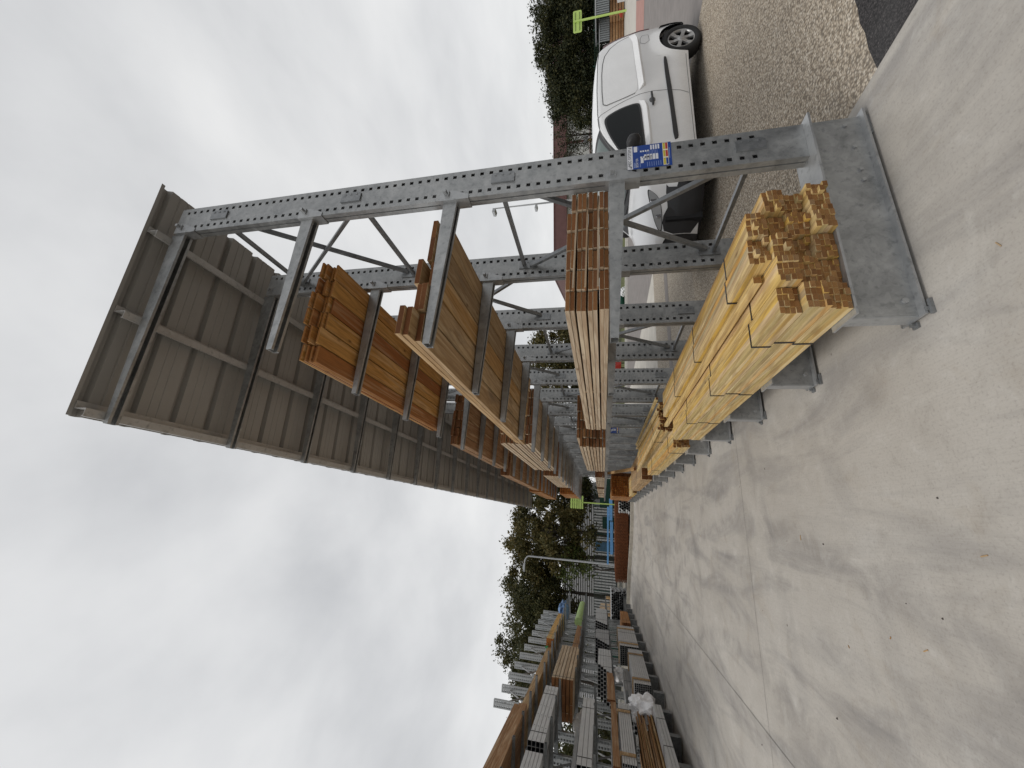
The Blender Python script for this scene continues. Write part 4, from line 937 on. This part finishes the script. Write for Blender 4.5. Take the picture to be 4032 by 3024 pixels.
def crumple(name, label, cat, loc, dims, m_, seed, amp=.16, sub=4):
    bm = bmesh.new(); bmesh.ops.create_icosphere(bm, subdivisions=sub, radius=1); rs = random.Random(seed)
    fr = [(Vector((rs.uniform(-1,1),rs.uniform(-1,1),rs.uniform(-1,1))).normalized(), rs.uniform(.8,3.2), rs.uniform(0,6.28)) for _ in range(12)]
    for v in bm.verts:
        d = v.co.normalized(); k = max(.35, 1+amp*sum(abs(math.sin(f*d.dot(n_)*2+p))-.6 for n_, f, p in fr)/2.2)
        v.co = Vector((d.x*k*dims[0]/2, d.y*k*dims[1]/2, max(-dims[2]/2, d.z*k*dims[2]/2)))
    me = bpy.data.meshes.new(name); bm.to_mesh(me); bm.free(); me.materials.append(m_)
    o = link(name, me, None, loc); return tag(o, label, cat)
M['bag'] = flat('white_plastic', (.82,.82,.83), .35, 0, .06); M['film'] = flat('grey_plastic_film', (.36,.345,.325), .25, 0, .25, 4)
crumple('plastic_bag', 'crumpled white plastic bag at the far end of the brown stakes', 'plastic bag', (-4.36, 12.25, .62), (.55, .75, .62), M['bag'], 3, .42)
o = crumple('plastic_sheet', 'crumpled grey plastic sheet over goods between the near left posts', 'plastic sheet', (-5.0, 12.2, 2.06), (.7, 1.5, .5), M['film'], 9, .22); o.location.z = 2.06
crumple('plastic_bag', 'small white plastic scrap on the grey packs, far along the left bases', 'plastic bag', (-4.85, 16.1, 1.0), (.35,.5,.4), M['bag'], 12, .3); bpy.data.objects['plastic_bag.001'].location.z = .93+.15
# lime green roll and blue tarp on the far left arms
b = MB(); b.tube((0,0,0),(0,4.0,0),.17,n=24); b.tube((0,-.01,0),(0,-.001,0),.05,n=12)
o = b.build('green_roll', flat('lime_roll', (.36,.50,.20), .7, 0, .12, 12), None, (-4.3, 20.0, 2.38+.17+G0(20))); tag(o, 'pale lime green roll on the middle arms at the far end of the left rack', 'roll')
crumple('blue_tarp', 'bunched blue tarpaulin at the far end of the left rack top', 'tarpaulin', (-4.6, 23.4, 3.66), (.9,1.6,.5), flat('blue_tarp', (.10,.19,.36), .5), 5, .25)
for lab, loc in (('green plastic tag hanging on the stepped orange stack, left rack', (-4.7, 16.15, 2.98)), ('green plastic tag on the golden timber pack high on the left rack', (-4.62, 16.8, 3.62))):
    b = MB(); b.prism([(-.11,0),(.11,.02),(.05,.15)], 1, -.004, .004); o = b.build('plastic_tag', flat('tag_green', (.02,.20,.07), .4), None, (loc[0], loc[1], loc[2])); tag(o, lab, 'tag')

# ------------------------------------------------------------------ beyond the kerb
M['rust'] = flat('rusty_steel', (.21,.072,.026), .9, 0, .35, 9)
def mesh_stack():
    p0, p1 = Vector((1.05, 24.9, 0)), Vector((-3.25, 26.35, 0)); d = (p1-p0).normalized(); q = Vector((-d.y, d.x, 0))*-1; L = (p1-p0).length
    th = thing('reinforcing_mesh_stack', 'long stack of rusty brown reinforcing mesh behind the kerb at the end of the yard', 'mesh stack', tuple(p0+Vector((0,0,.13))), math.atan2(d.y, d.x))
    for j in range(14):
        b = MB(); z = .02+j*.056; ox = U(-.04,.04)
        for i in range(26): b.bar((L*i/25+ox, -.0, z), (L*i/25+ox, -1.7, z), .022, .022)
        for i in range(10): b.bar((ox-.05, -1.7*i/9, z+.0225), (L+ox+.05, -1.7*i/9, z+.0225), .022, .022)
        b.build('mesh_mat', M['rust'], th)
    b = MB(); b.box((.05,-1.6,.015),(L-.05,-.16,.76)); b.v = [(x, y, z) for x, y, z in b.v]; b.build('inner_shade_block', flat('rust_shadow', (.07,.026,.012), .95, 0, .4, 14), th)  # solid dark block: the shadow between the inner mats put into its colour
    for i in range(4):
        b = MB(); b.box((L*(.1+.27*i),-1.65,-.13),(L*(.1+.27*i)+.09,-.05,.008)); b.build('skid', M['brown'], th)
mesh_stack()
M['pipe'] = flat('grey_pvc_pipe', (.33,.335,.335), .4, 0, .08)
def pipe_heap(label, cx, y0, z0, n_row, rows, r, L, ang, group):
    for j in range(rows):
        for i in range(n_row-(j % 2)):
            b = MB(); k = 14; 
            for t in range(k):
                a = 2*math.pi*t/k; ca, sa = math.cos(a), math.sin(a)
                b.v += [(r*ca,0,r*sa),(r*.92*ca,0,r*.92*sa),(r*ca,L,r*sa),(r*.92*ca,.8,r*.92*sa)]
            for t in range(k):
                u_ = (t+1) % k
                b.f += [(4*t,4*u_,4*u_+1,4*t+1),(4*t,4*t+2,4*u_+2,4*u_),(4*t+1,4*u_+1,4*u_+3,4*t+3)]; b.m += [0,0,1]; b.sm += [False,True,True]
            b.f.append(tuple(4*t+3 for t in range(k))); b.m.append(1); b.sm.append(False)
            o = b.build('plastic_pipe', [M['pipe'], M['hollow']], None, (cx+(i+.5*(j % 2))*2.04*r, y0+U(-.3,.3), z0+r+j*1.78*r)); o.rotation_euler = (0,0,ang)
            tag(o, label, 'pipe', group)
pipe_heap('dark ended grey plastic pipe in the heap left of the rusty mesh', -5.5, 25.6, .16, 15, 9, .062, 4.5, R(5), 'pipes in the heap left of the rusty mesh')
pipe_heap('grey plastic pipe in the small heap right of the rusty mesh', .78, 24.35, .03, 4, 5, .075, 3.0, R(10), 'pipes in the heap right of the rusty mesh')
M['blue'] = flat('blue_steel', (.13,.33,.62), .5, 0, .12)
for k, (a, c, r, lab) in enumerate((((1.0,27.3,1.30),(-2.55,28.5,1.32),.055,'long pale blue beam lying across the top behind the rusty mesh stack'), ((1.5,27.1,1.12),(.2,27.55,1.12),.10,'short thick blue beam behind the right end of the rusty mesh'), ((.1,27.65,1.08),(-1.9,28.3,1.08),.09,'blue beam under the long pale one behind the rusty mesh'))):
    p, q = Vector(a), Vector(c); b = MB(); d = q-p; b.bar((0,0,0), tuple(d), r*2, r*2); o = b.build('blue_beam', M['blue'], None, a); tag(o, lab, 'beam')
tr_ = thing('steel_trestle', 'dark steel trestle carrying the blue beams behind the rusty mesh', 'trestle', (-.6, 27.9, 0))
for x in (-1.6, -.6, .5, 1.6):
    b = MB(); b.bar((x,-.33*x,0),(x,-.33*x,.955),.07,.07); b.bar((x-.28,-.33*x-.3,.0),(x,-.33*x,.7),.05,.05); b.build('post', M['strap'], tr_)
b = MB(); b.bar((-1.8,.6,.98),(2.1,-.69,.98),.05,.04); b.build('rail', M['strap'], tr_)
# pale sticks standing in a crate behind the pipes
cr_ = thing('timber_crate', 'open crate of pale timber offcuts behind the pipe heap', 'crate', (-5.2, 29.6, 0))
for k, (x, z0, z1) in enumerate(((-.5,0,1.5),(.5,0,1.5))):
    b = MB(); b.box((x-.04,-.3,z0),(x+.04,.3,z1)); b.build('side', M['tan'], cr_)
b = MB(); b.box((-.459,-.3,.1),(.459,-.26,1.2)); b.build('front', M['brown'], cr_); b = MB(); b.box((-.2,-.1,.1),(-.05,.02,1.85)); b.box((.02,-.1,.1),(.14,.02,1.8)); b.build('offcuts', M['pale'], cr_)
# green wire fence
M['green_wire'] = flat('dark_green_wire', (.012,.045,.03), .6, 0, .2)
def wire_fence(name, label, p0, p1, H_, n, gap=.10, m_='green_wire'):
    p0 = Vector((*p0,0)); p1 = Vector((*p1,0)); d = p1-p0; th = thing(name, label, 'fence', tuple(p0), math.atan2(d.y, d.x)); L = d.length
    for i in range(n+1):
        b = MB(); b.box((L*i/n-.03,-.03,-.02),(L*i/n+.03,.03,H_+.08)); b.build('post', M[m_], th)
    b = MB(); x = gap/2
    while x < L: b.bar((x,0,.05),(x,0,H_),.010,.010); x += gap
    for k in range(9): b.bar((0,.012,.05+(H_-.08)*k/8),(L,.012,.05+(H_-.08)*k/8),.012,.012)
    b.build('wire_panel', M[m_], th); return th
wire_fence('wire_fence', 'dark green wire fence behind the blue beams and pipes', (3.5,33.0), (-14,38.5), 2.35, 8)
wire_fence('wire_fence', 'dark green wire fence below the tall evergreen hedge on the right', (26,23.6), (46,15.5), 2.2, 8)
M['screen_net'] = flat('green_screen_net', (.012,.05,.035), .9, 0, .35, 5)
b = MB(); d = Vector((-.9538,.2998,0)); p = Vector((3.4,33.1,0))
for k, (a, L, z1) in enumerate(((0,2.4,1.9),(3.1,1.0,1.5),(11.5,2.8,1.85))):
    q0, q1 = p+d*a, p+d*(a+L); b = MB(); b.bar((0,0,.9),tuple((q1-q0)+Vector((0,0,.9))),.02,z1-.05); o = b.build('screen_net', M['screen_net'], None, tuple(q0+Vector((0.03,.1,.05)))); tag(o, ('dark green screen net on the fence right of the rusty mesh','small dark green net patch on the wire fence near the blue beams','dark green screen net on the fence behind the pipe heap')[k], 'screen net')
# grey ribbed building behind the trees
def ribbed(b, x0, x1, y, z0, z1, pitch, depth, mi=0, horiz=True):
    if horiz:
        z = z0
        while z < z1-1e-4:
            zz = min(z+pitch*.55, z1); b.add([(x0,y,z),(x1,y,z),(x1,y,zz),(x0,y,zz)], [(0,1,2,3)], mi); z3 = min(z+pitch, z1)
            b.add([(x0,y,zz),(x1,y,zz),(x1,y+depth,zz+.01),(x0,y+depth,zz+.01)], [(0,1,2,3)], mi); b.add([(x0,y+depth,zz+.01),(x1,y+depth,zz+.01),(x1,y+depth,z3),(x0,y+depth,z3)], [(0,1,2,3)], mi+1); b.add([(x0,y+depth,z3),(x1,y+depth,z3),(x1,y,z3+.0),(x0,y,z3)], [(0,1,2,3)], mi); z += pitch
    else:
        x = x0
        while x < x1-1e-4:
            xx = min(x+pitch*.55, x1); x3 = min(x+pitch, x1)
            b.add([(x,y,z0),(xx,y,z0),(xx,y,z1),(x,y,z1)], [(0,1,2,3)], mi); b.add([(xx,y,z0),(xx,y+depth,z0),(xx,y+depth,z1),(xx,y,z1)], [(0,1,2,3)], mi)
            b.add([(xx,y+depth,z0),(x3,y+depth,z0),(x3,y+depth,z1),(xx,y+depth,z1)], [(0,1,2,3)], mi+1); b.add([(x3,y+depth,z0),(x3,y,z0),(x3,y,z1),(x3,y+depth,z1)], [(0,1,2,3)], mi); x += pitch
M['clad'] = flat('light_grey_cladding', (.42,.425,.43), .5, .1, .06, 2); M['clad_d'] = flat('dark_cladding_groove', (.10,.10,.105), .7)
bt_ = thing('ribbed_building', 'grey building with horizontal ribbed cladding behind the big trees', 'building', (2.0, 48.5, 0), R(160.6))
b = MB(); ribbed(b, 0, 26, 0.0, 2.75, 6.3, .26, -.09) if False else None
b = MB(); b.box((0,-10,0),(26,-.12,6.25)); b.build('wall', M['clad_d'], bt_)
b = MB(); ribbed(b, 0, 26, 0, 2.75, 6.25, .26, -.1); b.build('upper_cladding', [M['clad'], M['clad_d']], bt_)
b = MB(); ribbed(b, 0, 26, 0, .2, 2.7, .34, -.1, 0, False); b.build('lower_cladding', [M['clad'], M['clad_d']], bt_)
b = MB(); b.box((-.1,-10.1,6.255),(26.1,.1,6.4)); b.build('roof_edge', M['clad'], bt_)
b = MB(); b.box((4.4,.02,.3),(5.5,.08,2.5)); b.build('door', flat('blue_door', (.03,.085,.15), .5), bt_)
# white warehouse with a maroon band
M['wh_white'] = flat('white_render', (.62,.615,.60), .85, 0, .05, .5); M['maroon'] = flat('maroon_fascia', (.155,.075,.07), .6, .1, .1, 2); M['mar_d'] = flat('maroon_post', (.12,.045,.04), .6)
wp0, wp1 = Vector((27.0, 38.2, 0)), Vector((70, 22.6, 0)); d = wp1-wp0
wb = thing('white_warehouse', 'white warehouse with a maroon roof band beyond the road, behind thin trees', 'building', tuple(wp0), math.atan2(d.y, d.x)); WL = d.length
b = MB(); b.box((0,0,0),(WL,14,5.6)); b.build('wall', M['wh_white'], wb)
b = MB(); b.box((-.4,-.5,5.605),(WL+.3,14.4,7.0)); b.build('fascia', M['maroon'], wb)
b = MB(); b.box((-.45,-.55,7.004),(WL+.35,14.45,7.12)); b.build('roof_edge', M['mar_d'], wb)
for i in range(1, 9):
    b = MB(); b.box((WL*i/9-.11,-.12,0),(WL*i/9+.11,-.002,5.6)); b.build('pilaster', M['mar_d'], wb)
b = MB(); b.box((0,-.06,2.9),(WL,-.003,3.0)); b.build('rail', M['mar_d'], wb)

# ------------------------------------------------------------------ trees
M['leaf_dark'] = leafmat('oak_leaves', [(.028,.034,.014),(.05,.055,.02),(.075,.075,.028),(.105,.088,.032)])
M['leaf_olive'] = leafmat('olive_leaves', [(.04,.042,.015),(.07,.066,.022),(.105,.09,.03),(.14,.105,.035)])
M['leaf_hedge'] = leafmat('cypress_leaves', [(.010,.015,.006),(.02,.026,.010),(.036,.040,.014),(.065,.06,.02)], .1)
M['leaf_fresh'] = leafmat('fresh_leaves', [(.05,.07,.02),(.085,.11,.03),(.13,.15,.045)])
M['bark'] = flat('bark', (.055,.045,.036), .95, 0, .35, 9)
def tree(name, label, x, y, z0, zb, zt, rx, n_cl, n_leaf, leaf, lm, seed, group, trunk_r=.18, crown_pow=1.0, clump=.75, cone=False, limbs=9):
    rs = random.Random(seed); th = thing(name, label, 'tree', (x, y, z0), 0, group)
    cz = (zb+zt)/2-z0; rz_ = (zt-zb)/2; cl = []
    while len(cl) < n_cl:
        p = Vector((rs.uniform(-1,1), rs.uniform(-1,1), rs.uniform(-1,1))); r = p.length
        if r > 1 or r < .30: continue
        w_ = 1.0
        if cone: w_ = max(.18, (1-(p.z+1)/2)**.75*1.15)
        cl.append((Vector((p.x*rx*w_, p.y*rx*w_, cz+p.z*rz_)), clump*rs.uniform(.6, 1.25)))
    b = MB(); tb = MB()
    top = Vector((rs.uniform(-.3,.3), rs.uniform(-.3,.3), cz+rz_*.45)); prev = Vector((0,0,-.1)); m_ = 5
    for i in range(1, m_+1):
        q = top*(i/m_)+Vector((rs.uniform(-.12,.12), rs.uniform(-.12,.12), 0)); tb.tube(prev, q, trunk_r*(1-.78*(i-1)/m_), trunk_r*(1-.78*i/m_), 8, caps=False); prev = q
    for p, r in rs.sample(cl, min(limbs, len(cl))):
        a = top*rs.uniform(.35, .9); mid = (a+p)/2+Vector((rs.uniform(-.3,.3), rs.uniform(-.3,.3), rs.uniform(-.1,.4)))
        tb.tube(a, mid, trunk_r*.34, trunk_r*.2, 6, caps=False); tb.tube(mid, p, trunk_r*.2, trunk_r*.05, 5, caps=False)
        for _ in range(2):
            e = p+Vector((rs.gauss(0,.5), rs.gauss(0,.5), rs.gauss(.1,.4))); tb.tube(mid, e, trunk_r*.1, trunk_r*.03, 4, caps=False)
    tb.build('trunk', M['bark'], th)
    for i in range(n_leaf):
        c, r = cl[rs.randrange(n_cl)]; g = Vector((rs.gauss(0,.5), rs.gauss(0,.5), rs.gauss(0,.42)))*r; p = c+g
        n_ = Vector((rs.uniform(-1,1), rs.uniform(-1,1), rs.uniform(-.2,1.3))).normalized(); t = n_.orthogonal().normalized(); t.rotate(Matrix.Rotation(rs.uniform(0,6.28), 3, n_)); u = n_.cross(t); s_ = leaf*rs.uniform(.55,1.25)
        o = len(b.v); b.v += [tuple(p-t*s_*.5), tuple(p+u*s_*.3-t*s_*.05), tuple(p+t*s_*.5), tuple(p-u*s_*.3-t*s_*.05)]; b.f.append((o,o+1,o+2,o+3)); b.m.append(0); b.sm.append(False)
    me = bpy.data.meshes.new('crown'); me.from_pydata(b.v, [], b.f); me.update(); me.materials.append(lm); link('crown', me, th)
    return th
gt = 'broad trees behind the yard'
TREES = [
 ('broadleaf_tree','olive brown tree right behind the far rack end, foliage hanging low', -.9,34.6,2.2,9.6,2.9,46,13000,.26,'leaf_olive',1),
 ('broadleaf_tree','thin topped tree half hidden behind the end of the canopy', 2.2,38.0,2.4,9.0,2.7,44,12000,.26,'leaf_dark',2),
 ('broadleaf_tree','spreading tree with sky gaps, just right of the left lamp post', -3.0,38.2,4.6,10.9,3.1,50,13000,.26,'leaf_olive',3),
 ('broadleaf_tree','dense dark tree left of the left lamp post, in front of the ribbed building', -6.1,39.4,4.9,10.7,2.6,52,13000,.21,'leaf_dark',4),
 ('broadleaf_tree','dark tree with low branches above the pipe heap', -7.6,37.6,3.2,10.1,2.6,54,14000,.21,'leaf_dark',5),
 ('broadleaf_tree','dark tree over the far end of the left rack', -9.5,39.2,2.8,9.9,2.6,54,14000,.21,'leaf_dark',6),
 ('broadleaf_tree','dark round tree behind the farthest left posts', -11.6,41.8,4.0,11.4,2.5,44,11000,.22,'leaf_dark',7),
 ('broadleaf_tree','lower dark tree behind the middle left posts', -14.2,43.5,4.0,11.0,2.4,40,10000,.22,'leaf_dark',8),
 ('broadleaf_tree','dark tree behind the nearest tall left posts', -16.9,44.5,4.0,10.6,2.6,40,10000,.22,'leaf_dark',9)]
for nm, lab, x, y, zb, zt, rx, nc, nl, lf, lm, sd in TREES:
    tree(nm, lab, x, y, 0, zb, zt, rx, nc, nl, lf, M[lm], sd, gt, .2)
tree('young_tree', 'fresh green young tree in front of the ribbed building, below the big crowns', -3.6,35.2,0,2.6,5.3,1.6,16,1700,.26,M['leaf_fresh'],21,None,.08,limbs=7)
tree('evergreen_tree', 'rounded olive evergreen seen between the rack posts', 14.8,34.9,0,.6,8.9,3.5,120,22000,.27,M['leaf_olive'],22,None,.2,clump=.7)
tree('evergreen_tree', 'smaller olive evergreen seen deep between the rack posts', 11.6,37.2,0,.6,6.9,2.2,60,9000,.27,M['leaf_olive'],23,None,.18,clump=.6)
# tall clipped cypress row on the right
for k in range(7):
    t = k/6; x = 42.5-9.3*t; y = 19.2+3.9*t
    tree('cypress', f'dark cypress in the tall hedge behind the van, number {k+1} from the right edge', x, y, 0, .4, (7.3,7.5,7.4,7.4,7.0,6.6,6.0)[k], 1.5, 80, 12000, .19, M['leaf_hedge'], 40+k, 'cypresses in the tall hedge', .16, clump=.62, limbs=3)
labs = ['dark cypress at the right end of the tall hedge, cut by the picture edge','dark cypress standing right of the back of the green sign','dark cypress directly behind the back of the green sign','dark cypress just left of the green sign','dark cypress in the hedge above the rear of the van','shorter cypress near the left end of the tall hedge','shortest cypress at the left end of the tall hedge']
for o in [o for o in C.objects if o.name.startswith('cypress') and o.type == 'EMPTY']:
    o['label'] = labs[0 if '.' not in o.name else int(o.name.split('.')[1])]
for k, (x, y, zt, lab) in enumerate(((36.6,25.4,6.6,'thin leafed tree at the left end of the hedge, against the white wall'),(35.0,27.2,6.4,'wispy tree against the white wall, above the middle of the van roof'),(33.2,28.2,7.6,'wispy bare tree above the cab of the van'),(30.6,29.2,6.9,'wispy bare tree beside the nearest upright, against the white wall'))):
    tree('thin_tree', lab, x, y, 0, 1.6, zt, 1.7, 26, 1500, .17, M['leaf_hedge'], 60+k, 'thin trees in front of the white warehouse', .10, clump=.55, limbs=20)
# hedge behind the left rack
for k in range(6):
    y = 7.5+3.1*k
    tree('bush', ['dark bush behind the nearest left posts','dark bush behind the second bay of the left rack','dark bush behind the plastic sheet on the left rack','dark bush behind the stepped grey packs','dark bush behind the far half of the left rack','dark bush behind the last left posts'][k], -9.2-.25*k, y, 0, .0, 3.5+.25*(k % 3), 1.8, 50, 6000, .2, M['leaf_dark'], 80+k, 'bushes behind the left rack', .1, clump=.7, limbs=4)

# ------------------------------------------------------------------ lamps, signs, bins
M['lamp_grey'] = flat('lamp_pole_grey', (.40,.41,.42), .5, .3, .05)
lp = thing('street_lamp', 'tall grey street lamp with a curved arm among the big trees', 'lamp', (-2.95, 32.9, 0))
b = MB(); b.tube((0,0,0),(0,0,7.35),.085,.06,10); b.build('pole', M['lamp_grey'], lp)
b = MB(); pr = Vector((0,0,7.35))
for i in range(1, 7):
    t = i/6*math.pi/2; q = Vector((-.55*(1-math.cos(t)), 0, 7.35+.35*math.sin(t))); b.tube(pr, q, .06, .055, 8); pr = q
b.build('arm', M['lamp_grey'], lp); b = MB(); b.prism([(-1.15,7.65),(-1.15,7.72),(-.9,7.82),(-.55,7.78),(-.52,7.65)], 1, -.15, .15); b.build('lamp_head', M['lamp_grey'], lp)
ms_ = thing('flood_lamp', 'slender floodlight mast beyond the near uprights, in front of the white warehouse', 'lamp', (25.9, 26.0, 0))
b = MB(); b.tube((0,0,0),(0,0,11.2),.11,.05,10); b.build('mast', M['lamp_grey'], ms_)
for z, s_ in ((11.1,1.0),(7.3,.75)):
    b = MB(); b.bar((0,0,z),(-.45,-.1,z-.05),.05,.05); b.prism([(-.75,z-.24*s_),(-.35,z-.30*s_),(-.3,z-.05),(-.7,z-.0)], 1, -.38*s_, .2*s_); b.build('lamp_head', M['lamp_grey'], ms_)
M['lime'] = flat('lime_sign_green', (.46,.62,.17), .5, 0, .05); M['lime_d'] = flat('lime_rail_shade', (.16,.22,.06), .6)
s1 = thing('green_sign', 'lime green sign rack of six slatted plates on a post at the yard end', 'sign', (1.12, 25.9, 0))
b = MB(); b.bar((0,0,0),(0,0,3.65),.07,.07); b.build('post', M['lime'], s1)
for j in range(6):
    for sgn in (-1, 1):
        b = MB(); z = 2.84+j*.137; b.box((sgn*.235-.225+(.0), -.09, z), (sgn*.235+.225, -.06, z+.105)); b.v = [(x*.86, y+(-.03 if j % 2 else 0), zz) for x, y, zz in b.v]; b.build('slat', M['lime'], s1)
for x in (-.28, .28): b = MB(); b.box((x-.02,-.055,2.8),(x+.02,-.035,3.68)); b.build('rail', M['lime_d'], s1)
s2 = thing('green_sign', 'back of a lime green road sign on a pole in front of the tall hedge', 'sign', (32.2, 16.75, 0), R(-28))
b = MB(); b.bar((0,0,0),(0,0,3.5),.09,.09); b.build('post', M['lime'], s2)
b = MB(); pts = []
for cx_, cz_, a0 in ((.58,3.42,0),(-.58,3.42,90),(-.58,3.02,180),(.58,3.02,270)):
    for k in range(5): t = R(a0+k*22.5); pts.append((cx_+.09*math.cos(t), cz_+.09*math.sin(t)))
b.prism(pts, 1, .05, .075); b.build('plate', M['lime'], s2)
for z in (3.08, 3.37): b = MB(); b.box((-.56,.02,z-.022),(.56,.0495,z+.022)); b.build('rail', M['lime_d'], s2)
# open skips stacked with timber at the right edge
M['skip_grey'] = flat('grey_corrugated', (.24,.26,.27), .5, .3, .1)
sk = thing('timber_store', 'open timber store with grey ribbed sheets on top, at the right picture edge', 'store', (36.6, 18.4, 0), R(-22))
b = MB(); ribbed(b, -1.9, 1.2, -1.35, 1.08, 2.0, .16, .05, 0, False); b.build('front_sheet', [M['skip_grey'], M['clad_d']], sk)
b = MB(); b.box((-1.95,-1.38,2.0),(1.25,1.2,2.08)); b.build('top_sheet', M['lamp_grey'], sk)
for x in (-1.9, -.7, .3, 1.2): b = MB(); b.box((x-.06,-1.3,0),(x+.06,-1.18,1.078)); b.build('post', M['brown'], sk)
b = MB()
for j in range(5): b.box((-1.8,-1.1+.03*j,.05+.2*j),(1.1,.9,.21+.2*j))
b.build('shelf_boards', M['brown'], sk); b = MB(); b.box((-1.9,.95,0),(1.2,1.1,1.95)); b.build('back_panel', M['clad_d'], sk)
sk2 = thing('timber_store', 'smaller timber store with a grey ribbed front, left of the one at the edge', 'store', (34.7, 19.6, 0), R(-22))
b = MB(); ribbed(b, -.9, .75, -1.0, 1.05, 1.75, .16, .05, 0, False); b.build('front_sheet', [M['skip_grey'], M['clad_d']], sk2)
b = MB()
for j in range(5): b.box((-.85,-.9,.05+.2*j),(.7,.8,.21+.2*j))
b.build('shelf_boards', M['brown'], sk2); b = MB(); b.box((-.93,-1.02,1.752),(.78,.8,1.80)); b.build('top_sheet', M['lamp_grey'], sk2)
b = MB(); b.bar((0,0,.25),(.7,.1,.35),.25,.14); o = b.build('red_block', flat('red_plastic', (.35,.04,.025), .5), None, (33.6, 17.7, 0)); tag(o, 'small red plastic piece standing before the timber stores', 'barrier')
b = MB(); b.box((-.18,-.02,.0),(.18,.02,.0)) if False else b.box((-.2,-.05,0),(.2,.05,.55)); o = b.build('white_marker', flat('white_marker', (.6,.6,.6), .5), None, (34.4, 17.2, 0)); tag(o, 'small white marker box standing beside the red plastic piece', 'marker')
sg = thing('street_sign', 'small white street sign on a pale yellow pole before the white warehouse', 'sign', (34.6, 27.6, 0), R(-20))
b = MB(); b.bar((0,0,0),(0,0,3.2),.06,.06); b.build('post', flat('pale_yellow', (.5,.46,.2), .6), sg); b = MB(); b.box((-.55,-.06,2.95),(.55,-.035,3.35)); b.build('plate', M['sign_white'], sg)
# things on the verge seen between the posts
M['bin_green'] = flat('green_plastic_bin', (.02,.10,.07), .5, 0, .1)
vb_ = thing('green_bin', 'dark green plastic bin lying on the grass verge beyond the road', 'bin', (14.3, 24.6, .0), R(15))
b = MB(); b.tube((0,0,.42),(1.15,0,.42),.40,.44,18); b.build('body', M['bin_green'], vb_); b = MB(); b.tube((1.152,0,.42),(1.22,0,.42),.47,.46,18); b.build('lid', M['bin_green'], vb_)
rb_ = thing('red_trolley', 'small red trolley with dark legs on the grass verge, seen between the posts', 'trolley', (10.9, 26.2, 0), R(20))
b = MB(); b.prism([(-.5,.35),(.5,.35),(.62,.75),(-.6,.75)], 1, -.3, .3); b.build('tray', flat('red_paint', (.40,.03,.025), .45), rb_)
for x in (-.35, .4): b = MB(); b.bar((x,-.25,0),(x,-.25,.345),.05,.05); b.bar((x,.25,0),(x,.25,.345),.05,.05); b.build('leg_pair', M['strap'], rb_)
o = crumple('plastic_bag', 'white plastic bag lying on the grass verge beyond the van', 'plastic bag', (15.2, 23.9, .22), (.6,.4,.45), M['bag'], 31, .3)

# ------------------------------------------------------------------ litter on the slab
M['chip'] = flat('stone_chip', (.09,.08,.07), .9); rs = random.Random(5)
for k in range(46):
    y = rs.uniform(1.0, 12) if k % 3 else rs.uniform(1.2, 5.5); x = rs.uniform(-3.4, min(2.4, .9+.25*y))
    if -.0 < x < 2.7 and y > 1.7: x = rs.uniform(-2.8, .7)
    if k % 2:
        b = MB(); r = rs.uniform(.004,.010); n = 6; top = []
        pts = [(r*rs.uniform(.6,1.1)*math.cos(6.283*i/n), r*rs.uniform(.6,1.1)*math.sin(6.283*i/n)) for i in range(n)]
        b.add([(px,py,0) for px,py in pts]+[(px*.6,py*.6,r*.8) for px,py in pts], [tuple(range(n)), tuple(range(n,2*n))]+[(i,(i+1)%n,n+(i+1)%n,n+i) for i in range(n)])
        o = b.build('stone_chip', M['chip'], None, (x, y, gz(x,y)+.0005)); tag(o, 'tiny dark stone chip lying loose on the concrete yard', 'stone', 'stone chips on the concrete yard')
    else:
        o = link('wood_splinter', plank_mesh(.005, .004, rs.uniform(.014,.042), M['tan'], M['pale_end'], .001, 'wood_splinter')); o.location = (x, y, gz(x,y)+.0005); o.rotation_euler = (0,0,rs.uniform(0,6.28)); tag(o, 'small wood splinter lying loose on the concrete yard', 'splinter', 'wood splinters on the concrete yard')
